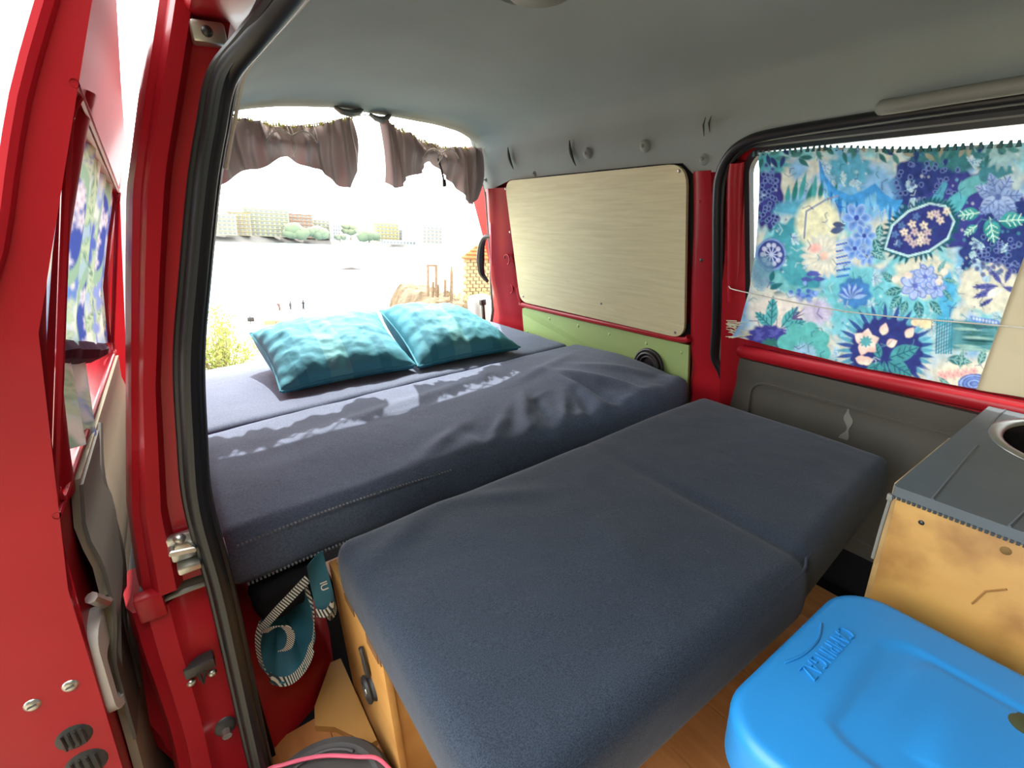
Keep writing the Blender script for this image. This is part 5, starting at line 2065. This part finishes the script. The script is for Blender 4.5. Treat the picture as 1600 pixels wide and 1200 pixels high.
# inner door pull with pocket
hx = XD(0.35, 0.74) + 0.02
mb = MB()
out = rrect(0.668, 0.742, 0.365, 0.505, 0.03, 5)
inn = rrect(0.680, 0.730, 0.380, 0.462, 0.014, 5)
V, F = annulusg(out, inn, lambda y, z: (XD(z, y) + 0.016 - 0.2 * abs(y - 0.705), y, z), (-0.02, 0, 0))
ph = mobj('pull_handle', V, F, mat('pale_grey_plastic', s2l((186, 182, 176)), rough=0.4), door2)
V, F = plateg(rrect(0.676, 0.734, 0.376, 0.466, 0.014, 5), lambda y, z: (XD(z, y) + 0.004, y, z), (-0.003, 0, 0))
mobj('pocket', V, F, BLACKPL, ph)
mb = MB()
mb.tube([(XD(0.52, .7) + 0.014, 0.68, 0.545), (XD(0.52, .7) + 0.020, 0.695, 0.522), (XD(0.52, .7) + 0.020, 0.71, 0.515)], 0.007, 8)
mb.obj('lock_lever', METAL, ph)
# plugs and screws in the door's leading edge
for (x, z, r, m_) in ((-0.199, 0.452, 0.0085, METAL), (-0.234, 0.448, 0.0085, METAL), (-0.215, 0.378, 0.019, BLACKPL), (-0.216, 0.330, 0.023, BLACKPL), (-0.250, 0.333, 0.008, BLACKPL)):
    V, F = domeg((x, 0.661, z), (0, -1, 0), r, 0.004, 16, 3)
    p_ = mobj('edge_screw' if m_ is METAL else 'vent_plug', V, F, m_, door2)
    mb = MB()
    if m_ is METAL:
        mb.tube([(x - 0.004, 0.6565, z), (x + 0.004, 0.6565, z + 0.001)], 0.001, 4)
        mb.obj('slot', STEEL_D, p_)
    elif r > 0.01:
        for k in range(4):
            xx = x - r * 0.5 + k * r * 0.33
            mb.tube([(xx, 0.656, z - r * 0.6), (xx, 0.656, z + r * 0.6)], 0.0016, 4)
        mb.obj('rib', STEEL_D, p_)

# near door curtain
def print_second(P):
    A = Art(P, (224, 228, 216))
    rr = random.Random(21)
    A.wash((150, 180, 216), 0.03, 0.0, 0.8, 4.0)
    A.wash((168, 204, 196), 0.026, 0.08, 0.8, 14.0)
    for k in range(46):
        x, y = rr.uniform(0, 150), rr.uniform(0, 92)
        for q in range(rr.randint(3, 6)):
            A.leaf(x, y, rr.uniform(9, 20), rr.uniform(4, 9), rr.uniform(0, 6.28), rr.choice([(116, 152, 116), (86, 134, 116), (96, 124, 190), (140, 176, 150)]), vein=(190, 210, 180))
    for k in range(20):
        A.flower(rr.uniform(0, 150), rr.uniform(0, 92), rr.uniform(6, 12), 6, rr.choice([(92, 112, 190), (140, 160, 216), (110, 140, 206)]), (236, 232, 220))
    for cx, cy in ((40, 42), (110, 36), (76, 80)):
        A.ell(cx, cy, 13, 22, (72, 92, 170), edge=(150, 186, 160), ew=3)
        for k in range(9):
            A.flower(cx + rr.uniform(-8, 8), cy + rr.uniform(-15, 15), 3.6, 5, (226, 224, 230), (170, 150, 180))
    return A.C


dc = thing('door_curtain', 'blue and green floral curtain in the near sliding door window', 'curtain', (-0.12, 1.08, 0.62))


def dc_pos(u, v):
    y = 0.69 + u * 0.81
    zt = np.interp(y, [0.69, 0.8, 1.10, 1.5], [1.10, 1.10, 1.10, 1.06])
    zb_ = np.interp(y, [0.69, 1.5], [0.845, 0.69])
    z = zt + (zb_ - zt) * v
    x = np.array([XD(b, a) for a, b in zip(y, z)])
    fold = 0.008 * np.sin(u * 40 + np.sin(v * 3)) + 0.006 * np.sin(u * 17 + 1)
    return np.stack([x - 0.007 + 0.45 * fold, y, z], 1)


cloth('printed_cloth', lin(0, 1, 150), lin(0, 1, 100), dc_pos, lambda u, v: print_second(np.stack([u * 150, v * 92], 1)), FLOR2, dc)
mb = MB()
mb.tube([(XD(0.835 - 0.19 * (y - 0.69), y) - 0.012 + 0.005 * math.sin(y * 30), y, 0.835 - 0.19 * (y - 0.69) + 0.005 * math.sin(y * 9)) for y in lin(0.69, 1.46, 40)], [0.006 + 0.014 * math.sin(math.pi * q) for q in lin(0.05, 0.95, 40)], 8)
mb.obj('rolled_hem', mat('plum_roll', s2l((84, 62, 92)), rough=0.9, var=0.5, vscale=40), dc)
cloth('hanging_end', lin(0, 1, 40), lin(0, 1, 26), lambda u, v: np.stack([np.array([XD(0.72, 0.80 + 0.3 * a) - 0.010 for a in u]) + 0.012 * np.sin(u * 16 + v * 3), 0.80 + 0.30 * u * (1 - 0.4 * v), 0.80 - 0.05 * u - 0.11 * v], 1),
      lambda u, v: print_second(np.stack([40 + u * 60, v * 40], 1)) * 0.8, FLOR, dc)  # print darkened here to put the hanging end in shade

# ---- near rear door swung open, seen edge on behind the sliding door
def rear_door_pt(y, z):
    x = float(np.interp(z, [-0.05, 0.38, 1.05, 1.33], [-0.20, -0.19, -0.045, 0.030]))
    return (x + 0.01 * math.sin((y - 1.98) * 3), y, z)


V, F = slabg(rear_door_pt, lin(1.99, 2.42, 8), lin(-0.05, 1.33, 24), (-0.045, 0, 0))
rd = struct(mobj('door_3', V, F, RED), 'near rear door swung open behind the van')
mb = MB()
mb.tube([tuple(np.array(rear_door_pt(2.42, z)) + (-0.022, 0.004, 0)) for z in lin(-0.03, 1.31, 14)], 0.016, 8)
mb.obj('door_edge', RED, rd)

# tyre and dark cladding under the near quarter
mb = MB()
mb.tube([(-0.11, 1.45 + 0.22 * math.cos(a), -0.06 + 0.22 * math.sin(a)) for a in lin(0, 2 * math.pi, 33)], 0.08, 10, cap=False)
ty = mobj('tyre', mb.V, mb.F, RUBBER, wall_l)
V, F = domeg((-0.12, 1.45, -0.06), (-1, 0, 0), 0.16, 0.03, 20, 3)
mobj('hub', V, F, STEEL_D, ty)
V, F = rboxg((-0.205, 0.93, -0.16), (-0.12, 1.95, 0.40), 0.02, (0.05, 0.1, 0.1))
mobj('lower_cladding', V, F, BLACKPL, wall_l)
mb = MB()
mb.box((-0.155, 0.80, -0.14), (-0.03, 2.0, 0.34))
mb.obj('quarter_liner', BLACKMAT, wall_l, smooth=False)

# ================================================================== OUTSIDE
GROUND = mat('sandy_ground', s2l((152, 142, 120)), rough=0.95, var=0.3, vscale=1.5, bump=0.5, bscale=9, bdist=0.05)
SAND = mat('beach_sand', s2l((216, 200, 168)), rough=0.95, var=0.15, vscale=0.4)
SEA = mat('sea_water', s2l((150, 176, 188)), rough=0.25, bump=0.4, bscale=0.9, bdist=0.3)
ROCKM = mat('terrace_rock', s2l((112, 95, 72)), rough=0.95, var=0.45, vscale=2.5, bump=0.6, bscale=5, bdist=0.1)
SHOREM = mat('far_shore_rock', s2l((108, 106, 102)), rough=0.95, var=0.25, vscale=0.05)


def LGRID(name, fn, us, vs, m, kind_label=None):
    V, F = gridg(lambda x, y: land(fn(x, y)), us, vs)
    return struct(mobj(name, V, F, m, angle=0), kind_label)


def ground_h(x, y):
    d = float(np.interp(y, [-8, 7.5, 9, 14, 24, 38, 48, 60], [-1.32, -1.36, -1.5, -2.6, -4.4, -6.6, -9.6, -10.9]))
    d += 0.05 * fbm(x, y, 0, 0.6)
    return (x, y, d)


LGRID('ground', ground_h, lin(-14, 26, 40), sorted(set(list(lin(-8, 12, 24)) + list(lin(12, 70, 24)))), GROUND)
LGRID('sea', lambda x, y: (x, y, -10.72), [-400, -60, 0, 60, 200, 500, 1500], [58, 80, 120, 200, 400, 900, 2200], SEA)
# far shore: a strip of low rock and quay
def shore_h(u, v):
    X = float(np.interp(u, [0, 0.2, 0.4, 0.6, 0.8, 1.0], [-60, 60, 128, 205, 268, 330]))
    Y = float(np.interp(u, [0, 0.2, 0.4, 0.6, 0.8, 1.0], [505, 512, 570, 572, 520, 400]))
    return (X + 20 * v, Y + 60 * v, -10.9 + 7.0 * float(sstep(0, 0.35, v)) + 1.2 * fbm(X * 0.05 + v * 3, v * 4, 0, 1))


LGRID('far_shore', shore_h, lin(0, 1, 60), lin(0, 1, 8), SHOREM)
MLT = ML.tolist()


def building(label, x, y, w, d, h, storeys, bays, wallc, roofc=None, z0=-5.0, name='apartment_building'):
    root = thing(name, label, 'building', land((x, y, z0)), None, MLT)
    wm = mat('render_%d_%d_%d' % wallc, tuple(0.42 * c for c in s2l(wallc)), rough=0.9)
    V, F = boxg((-w / 2, 0, 0), (w / 2, d, h), 0)
    mobj('walls', V, F, wm, root, smooth=False, local=True)
    fm_ = mat('dark_window', s2l((92, 98, 98)), rough=0.5)
    sh = h / storeys
    cache = None
    for s in range(storeys):
        for b_ in range(bays):
            xx = -w / 2 + (b_ + 0.5) * w / bays
            zz = sh * (s + 0.28)
            if cache is None:
                V, F = boxg((-w / bays * 0.30, -0.25, 0), (w / bays * 0.30, 0.05, sh * 0.5))
                cache = mobj('window', V, F, fm_, root, smooth=False, local=True)
                o = cache
            else:
                o = cache.copy()
                COL.objects.link(o)
            o.parent = root
            o.location = (xx, 0, zz)
        V, F = boxg((-w / 2 * 1.0, -1.3, sh * (s + 0.12)), (w / 2 * 0.96, 0.0, sh * (s + 0.17) + 0.25))
        mobj('balcony', V, F, wm, root, smooth=False, local=True)
    V, F = boxg((-w / 2 - 0.4, -0.6, h), (w / 2 + 0.4, d, h + 0.6))
    mobj('roof', V, F, mat('roof_%d_%d_%d' % (roofc or wallc), tuple(0.45 * c for c in s2l(roofc or wallc)), rough=0.9), root, smooth=False, local=True)
    return root


B = 1.25
building('pale long hotel at the end of the bay next to the door seal', 52, 515, 26, 10, 17, 5, 7, (214, 200, 170))
building('ochre topped apartment block second from the door seal', 70, 532, 18, 10, 20, 6, 5, (206, 186, 146), (190, 150, 96))
building('tall cream terraced apartment block on the far shore', 96, 549, 40, 11, 25, 7, 9, (208, 202, 168))
building('salmon pink apartment block in the middle of the far shore', 128, 566, 30, 11, 23, 7, 7, (212, 172, 146), (176, 120, 96))
building('cream apartment block with balconies right of the salmon pink one', 152, 583, 26, 11, 19, 6, 6, (222, 216, 188))
building('slim white block with dark square windows on the far shore', 166, 562, 8, 12, 15, 4, 3, (228, 228, 224))
building('yellow fronted block with arches beyond the dark trees', 218, 548, 26, 11, 19, 5, 6, (222, 206, 150))
building('grey round-fronted block beside the yellow one', 236, 564, 12, 11, 13, 4, 3, (182, 184, 180))
building('pinkish block standing alone near the headland', 254, 510, 24, 14, 18, 5, 5, (216, 196, 182))
building('low white quay shed below the yellow block', 224, 530, 38, 8, 4, 1, 10, (224, 224, 220), None, -7.5, 'quay_shed')


def far_tree(label, x, y, z0, w, h, c):
    root = thing('far_tree', label, 'tree', land((x, y, z0)), 'trees along the far shore', MLT)
    mb = MB()
    for k in range(9):
        bm = bmesh.new()
        bmesh.ops.create_icosphere(bm, subdivisions=2, radius=1.0)
        ox, oz, r = random.uniform(-w / 2, w / 2) * 0.7, h * random.uniform(0.45, 0.85), w * random.uniform(0.2, 0.32)
        V = []
        for v in bm.verts:
            s = 1 + 0.35 * noise.noise(v.co * 2.3 + Vector((k, x, 0)))
            V.append((ox + v.co.x * r * s, v.co.y * r * s, oz + v.co.z * r * 0.8 * s))
        bm.verts.index_update()
        mb.add(V, [tuple(v.index for v in f.verts) for f in bm.faces])
        bm.free()
    mb.obj('crown', mat('tree_%d_%d_%d' % c, tuple(0.7 * q for q in s2l(c)), rough=0.95), root, local=True, angle=0)
    mb = MB()
    mb.tube([(0, 0, -1), (0.2, 0, h * 0.3), (0, 0, h * 0.6)], [w * 0.05, w * 0.04, w * 0.03], 6)
    mb.obj('trunk', mat('trunk', s2l((120, 104, 88)), rough=0.9), root, local=True)
    return root


far_tree('broad grey-green tree in front of the salmon pink block', 120, 530, -6, 26, 11, (110, 122, 96))
far_tree('second grey-green tree in front of the cream balcony block', 140, 545, -6, 22, 11, (116, 128, 104))
far_tree('big dome-shaped tree right of the slim white block', 184, 572, -4, 18, 17, (126, 134, 108))
far_tree('dark hedge-like tree below the dome-shaped one', 190, 530, -6, 22, 9, (100, 112, 88))
far_tree('pale tall tree beside the yellow fronted block', 192, 553, -5, 13, 15, (160, 168, 140))
far_tree('low tree on the shore near the slim white block', 164, 545, -7, 12, 7, (118, 124, 104))

lp_ = thing('street_lamp', 'slim street lamp on the headland beyond the bay', 'lamp', land((261, 450, -10.5)), None, MLT)
mb = MB()
mb.tube([(0, 0, 0), (0, 0, 16.5)], [0.30, 0.22], 8)
mb.obj('pole', mat('lamp_grey', s2l((120, 124, 126)), rough=0.6), lp_, local=True)
mb = MB()
mb.tube([(0, 0, 16.4), (2.2, 0, 16.9)], 0.22, 6)
mb.box((1.4, -0.4, 16.6), (3.2, 0.4, 17.0), 0.1)
mb.obj('lamp_head', MATS['lamp_grey'], lp_, local=True)

rk = thing('sea_rock', 'low dark rock in the water of the bay', 'rock', land((52.3, 164.6, -10.9)), None, MLT)
V, F = gridg(lambda u, v: (9.5 * (u - 0.45), 2.2 * (v - 0.5), 0.25 + 1.0 * math.sin(math.pi * u) ** 1.5 * math.sin(math.pi * v) * (0.7 + 0.6 * noise.noise(Vector((u * 5, v * 3, 2))))), lin(0, 1, 18), lin(0, 1, 8))
mobj('stone', V, F, mat('wet_dark_rock', s2l((58, 54, 50)), rough=0.9), rk, local=True)


def person(label, x, y, top, legs, armpose, sc=1.0):
    root = thing('person', label, 'person', land((x, y, -10.78)), None, MLT)
    bm = bmesh.new()
    sl = bm.verts.layers.skin.verify()
    J = {'pelvis': (0, 0, 0.92, 0.13), 'chest': (0, 0, 1.30, 0.15), 'neck': (0, 0, 1.48, 0.06), 'head': (0, -0.01, 1.62, 0.10), 'crown': (0, 0, 1.72, 0.085),
         'kl': (-0.10, -0.02, 0.50, 0.07), 'fl': (-0.11, 0, 0.06, 0.045), 'tl': (-0.11, -0.16, 0.03, 0.04), 'kr': (0.10, -0.03, 0.50, 0.07), 'fr': (0.12, 0.03, 0.06, 0.045), 'tr': (0.12, -0.12, 0.03, 0.04),
         'sl': (-0.19, 0, 1.40, 0.06), 'el': (-0.24, 0.02, 1.12, 0.045), 'hl': (-0.22, -0.08, 0.88, 0.04), 'sr': (0.19, 0, 1.40, 0.06), 'er': (0.25, 0.02, 1.12, 0.045), 'hr': (0.23, -0.08, 0.88, 0.04)}
    J.update(armpose)
    vs = {}
    for k, (a, b_, c, r) in J.items():
        v = bm.verts.new((a * sc, b_ * sc, c * sc))
        v[sl].radius = (r * sc, r * sc)
        vs[k] = v
    vs['pelvis'][sl].use_root = True
    for a, b_ in (('pelvis', 'chest'), ('chest', 'neck'), ('neck', 'head'), ('head', 'crown'), ('pelvis', 'kl'), ('kl', 'fl'), ('fl', 'tl'), ('pelvis', 'kr'), ('kr', 'fr'), ('fr', 'tr'), ('chest', 'sl'), ('sl', 'el'), ('el', 'hl'), ('chest', 'sr'), ('sr', 'er'), ('er', 'hr')):
        bm.edges.new((vs[a], vs[b_]))
    me = bpy.data.meshes.new('body')
    bm.to_mesh(me)
    bm.free()
    me.materials.append(mat('cloth_%d_%d_%d' % top, s2l(top), rough=0.9))
    o = bpy.data.objects.new('body', me)
    COL.objects.link(o)
    o.parent = root
    o.modifiers.new('skin', 'SKIN').use_smooth_shade = True
    s_ = o.modifiers.new('subsurf', 'SUBSURF')
    s_.levels = s_.render_levels = 1
    bm = bmesh.new()
    bmesh.ops.create_icosphere(bm, subdivisions=2, radius=0.105 * sc)
    V = [(v.co.x, v.co.y * 1.05 + 0.02, v.co.z * 0.9 + 1.69 * sc) for v in bm.verts if True]
    bm.verts.index_update()
    mobj('hair', V, [tuple(v.index for v in f.verts) for f in bm.faces if f.calc_center_median().z > -0.03], mat('dark_hair', s2l((52, 46, 42)), rough=0.9), root, local=True)
    bm.free()
    return root


person('person in dark clothes standing upright by the water', 16.6, 73.6, (16, 18, 20), None, {})
person('slim person between two others by the water, arms down', 14.95, 73.8, (60, 54, 50), None, {'sl': (-0.13, 0, 1.40, 0.05), 'sr': (0.13, 0, 1.4, 0.05), 'el': (-0.15, 0.02, 1.12, 0.04), 'er': (0.15, 0.02, 1.12, 0.04), 'hl': (-0.14, -0.05, 0.88, 0.035), 'hr': (0.14, -0.05, 0.88, 0.035)}, 0.93)
person('leaning person with head bent forward at the edge of the water', 13.4, 73.0, (92, 58, 50), None, {'chest': (-0.14, 0, 1.26, 0.15), 'neck': (-0.26, 0, 1.42, 0.06), 'head': (-0.36, -0.01, 1.52, 0.10), 'crown': (-0.43, 0, 1.58, 0.085), 'sl': (-0.30, 0, 1.34, 0.06), 'sr': (0.03, 0, 1.37, 0.06), 'el': (-0.36, 0, 1.08, 0.045), 'hl': (-0.34, -0.1, 0.86, 0.04), 'er': (0.06, 0.02, 1.1, 0.045), 'hr': (0.04, -0.1, 0.86, 0.04)})

# beach shade
um = thing('beach_shade', 'small pale blue beach shade beyond the shrub', 'sunshade', land((5.3, 40, -6.9)), None, MLT)
V, F = gridg(lambda u, v: (1.4 * (u - 0.5), 1.2 * (v - 0.5), 1.25 + 0.28 * math.sin(math.pi * u) * math.sin(math.pi * v) ** 0.5 - 0.3 * (u - 0.4)), lin(0, 1, 12), lin(0, 1, 8))
mobj('canopy', V, F, mat('pale_blue_canvas', s2l((150, 178, 214)), rough=0.8), um, local=True)
mb = MB()
mb.tube([(0, 0, 0), (0, 0, 1.35)], 0.03, 6)
mb.box((-0.2, -0.2, 0.55), (0.25, 0.2, 0.85), 0.05)
mb.obj('pole', STEEL_D, um, local=True)
# terracotta kerb above the beach
kb = MB()
for k in range(8):
    x = 6.0 + k * 0.75
    V, F = boxg((x, 38.5, -7.1), (x + 0.73, 39.0, -6.12 - 0.03 * (k % 2)))
    kb.add([land(p) for p in V], F)
struct(kb.obj('trim_5', mat('terracotta_wall', s2l((178, 118, 92)), rough=0.9), smooth=False), 'low terracotta wall above the beach')

# tall hedge out of view, added to darken the near door's front edge
ADDED_HEDGE = mat('added_hedge_leaf', (0.035, 0.05, 0.018), rough=0.95, spec=0.1, var=0.5, vscale=1.5, bump=0.8, bscale=6, bdist=0.1)


def added_hedge_pt(u, v):
    P = [(-5.0, -1.3), (-4.6, -2.6), (-3.8, -4.4), (-2.0, -5.0), (0.0, -5.2), (4.5, -5.0), (5.5, -1.5)]
    L = np.linspace(0, 1, len(P))
    x = float(np.interp(u, L, [p[0] for p in P]))
    y = float(np.interp(u, L, [p[1] for p in P]))
    k = 1 + 0.10 * fbm(u * 40, v * 12, 0, 0.5)
    return land((x * k, y * k, -1.6 + 7.2 * v + 0.3 * fbm(u * 30, v * 10, 5, 0.7)))


V, F = slabg(added_hedge_pt, lin(0, 1, 90), lin(0, 1, 26), (0, 0, 0.6))
struct(mobj('hedge', V, F, ADDED_HEDGE, angle=0))  # added out of view for its shade alone

# shrub close behind the van
LEAFM = mat('shrub_leaf', s2l((150, 156, 84)), rough=0.8, trans=0.35, col2=s2l((110, 124, 62)), vscale=9)
sh_ = thing('shrub', 'yellow-green wild shrub close behind the van', 'shrub', land((0.38, 4.6, -1.40)), None, MLT)
mb, st = MB(), MB()
for k in range(26):
    a, q = random.uniform(0, 6.28), random.random() ** 0.5
    tip = np.array((0.34 * q * math.cos(a) - 0.05, 0.30 * q * math.sin(a), 0.40 + 0.50 * random.random() * (1 - 0.45 * q)))
    mid = tip * np.array((0.55, 0.55, 0.5))
    pth = smooth_path([(0.05 * math.cos(a), 0.05 * math.sin(a), 0), mid, tip], 5)
    st.tube(pth, lin(0.006, 0.002, len(pth)), 4)
    for p in pth[3:]:
        for _ in range(9):
            c = p + RNG.normal(0, 0.035, 3)
            d = RNG.normal(0, 1, 3)
            d /= np.linalg.norm(d)
            e = np.cross(d, RNG.normal(0, 1, 3))
            e /= np.linalg.norm(e)
            L, W = random.uniform(0.016, 0.032), random.uniform(0.006, 0.011)
            nrm = np.cross(d, e) * 0.004
            mb.add([c - d * L, c + e * W + nrm, c + d * L, c - e * W + nrm], [(0, 1, 2), (0, 2, 3)])
stuff(mb.obj('foliage', LEAFM, sh_, local=True, smooth=False))
st.obj('stems', mat('shrub_stem', s2l((128, 112, 82)), rough=0.9), sh_, local=True)

# rocky terrace with gate frame, posts and stone hut
tr = thing('rock_terrace', 'rough stone terrace ledge with dry plants beyond the rear opening', 'terrace', land((9.6, 16, -3.6)), None, MLT)


def ter(u, v):
    x = -1.75 + 5.6 * u
    y = -0.7 + 4.7 * v
    edge = min(1, u * 9) * min(1, v * 8)
    return (x + 0.25 * fbm(u * 6, v * 6, 1, 1), y + 0.25 * fbm(u * 6, v * 6, 4, 1), 0.4 + (1.25 - 0.25 * (1 - v)) * edge ** 0.6 + 0.22 * fbm(u * 8, v * 8, 2, 1))


V, F = slabg(ter, lin(0, 1, 44), lin(0, 1, 36), (0, 0, -1.2))
mobj('rock', V, F, ROCKM, tr, local=True)
mb = MB()
for k in range(420):
    x, y = random.uniform(-0.6, 2.2), random.uniform(-1.4, 1.6)
    c = np.array((x, y, 1.45 + 0.2 * random.random()))
    d = RNG.normal(0, 1, 3)
    d[2] = abs(d[2]) + 0.6
    d /= np.linalg.norm(d)
    e = np.cross(d, RNG.normal(0, 1, 3))
    e /= np.linalg.norm(e)
    mb.add([c - e * 0.03, c + e * 0.03, c + d * random.uniform(0.12, 0.32)], [(0, 1, 2)])
stuff(mb.obj('dry_plants', mat('dry_plant', s2l((168, 156, 96)), rough=0.9), tr, local=True, smooth=False))
for k in range(9):
    bm = bmesh.new()
    bmesh.ops.create_icosphere(bm, subdivisions=2, radius=1.0)
    r = random.uniform(0.14, 0.30)
    cx_, cy_ = random.uniform(-1.6, 1.4), random.uniform(-0.6, 0.4)
    V = [(cx_ + v.co.x * r * (1 + 0.4 * noise.noise(v.co * 1.7 + Vector((k * 3, 0, 0)))), cy_ + v.co.y * r, 1.38 + v.co.z * r * 0.6 * (1 + 0.4 * noise.noise(v.co * 2 + Vector((0, k * 2, 0))))) for v in bm.verts]
    bm.verts.index_update()
    mobj('stone', V, [tuple(v.index for v in f.verts) for f in bm.faces], ROCKM, tr, local=True, angle=30)
    bm.free()
POSTW = mat('weathered_post', s2l((112, 92, 72)), rough=0.9, var=0.3, vscale=8)
gt = thing('gate_frame', 'weathered open gate frame standing on the stone terrace', 'gate', land((7.85, 16, -1.95)), None, MLT)
for x in (-0.06, 0.26):
    mb = MB()
    mb.box((x - 0.035, -0.035, 0), (x + 0.035, 0.035, 1.08), 0.006)
    mb.obj('post', POSTW, gt, local=True)
mb = MB()
mb.box((-0.10, -0.03, 1.03), (0.30, 0.03, 1.10), 0.006)
mb.obj('top_rail', POSTW, gt, local=True)
ps = thing('fence_post', 'single weathered pointed post beside the stone hut', 'post', land((8.72, 16.0, -2.15)), None, MLT)
mb = MB()
mb.tube([(0, 0, 0), (0, 0, 0.95), (-0.01, 0, 1.25)], [0.06, 0.055, 0.015], 7)
mb.obj('post', POSTW, ps, local=True)
V, F = domeg((0, -0.058, 0.7), (0, -1, 0), 0.02, 0.008, 8, 2)
mobj('nail', V, F, STEEL_D, ps, local=True)
for (x, h, lab) in ((8.02, 0.55, 'short stump post leaning by the open gate frame'), (8.5, 0.62, 'short post in the middle between gate frame and pointed post'), (8.22, 0.45, 'lowest short post right of the stump by the gate')):
    q = thing('stump_post', lab, 'post', land((x, 16.1, -2.0)), None, MLT)
    mb = MB()
    mb.tube([(0, 0, 0), (0.02, 0, h * 0.6), (0.01, 0, h)], [0.05, 0.045, 0.035], 7)
    mb.obj('post', POSTW, q, local=True)
hut = thing('stone_hut', 'small sandy stone hut with orange tiled roof beside the rear pillar', 'hut', land((10.4, 16.2, -2.05)), None, MLT)
HUTB = mat('sandstone_block', s2l((158, 134, 98)), rough=0.95, var=0.25, vscale=5)
mb = MB()
mb.box((-1.06, 0.05, -0.4), (1.3, 2.6, 1.45))
mb.obj('wall_core', mat('hut_mortar', s2l((186, 172, 146)), rough=0.95), hut, local=True, smooth=False)
V, F = boxg((-0.115, -0.03, -0.055), (0.115, 0.055, 0.055), 0.012, 1)
b0 = None
for r in range(11):
    for c in range(9):
        x = -0.93 + c * 0.26 + (0.13 if r % 2 else 0)
        z = 0.02 + r * 0.133
        if b0 is None:
            b0 = mobj('brick', V, F, HUTB, hut, local=True)
            o = b0
        else:
            o = b0.copy()
            COL.objects.link(o)
            o.parent = hut
        o.location = (x, random.uniform(-0.012, 0.012), z)
        o.scale = (random.uniform(0.9, 1.02), 1, random.uniform(0.9, 1.03))
mb = MB()
mb.box((0.10, -0.045, 0.80), (0.42, 0.03, 0.92))
mb.obj('air_vent', STEEL_D, hut, local=True)
V, F = plateg([(-1.25, 1.45), (1.5, 1.45), (1.5, 2.3), (0.2, 2.3)], lambda x, z: (x, -0.14 + (z - 1.45) * 0.5, z), (0, 0.12, 0.0))
mobj('roof', V, F, mat('orange_roof_tile', s2l((176, 100, 56)), rough=0.9, var=0.3, vscale=5), hut, local=True, smooth=False)
for k in range(4):
    mb = MB()
    z = 1.46 + 0.13 * k
    x0_ = -1.25 + 1.45 / 0.85 * 0.13 * k
    mb.tube([(x0_, -0.16 + 0.065 * k, z), (1.5, -0.16 + 0.065 * k, z)], 0.035, 6)
    mb.obj('tile_course', MATS['orange_roof_tile'], hut, local=True)

# tidy helper properties
for o in bpy.data.objects:
    if '_b' in o:
        del o['_b']
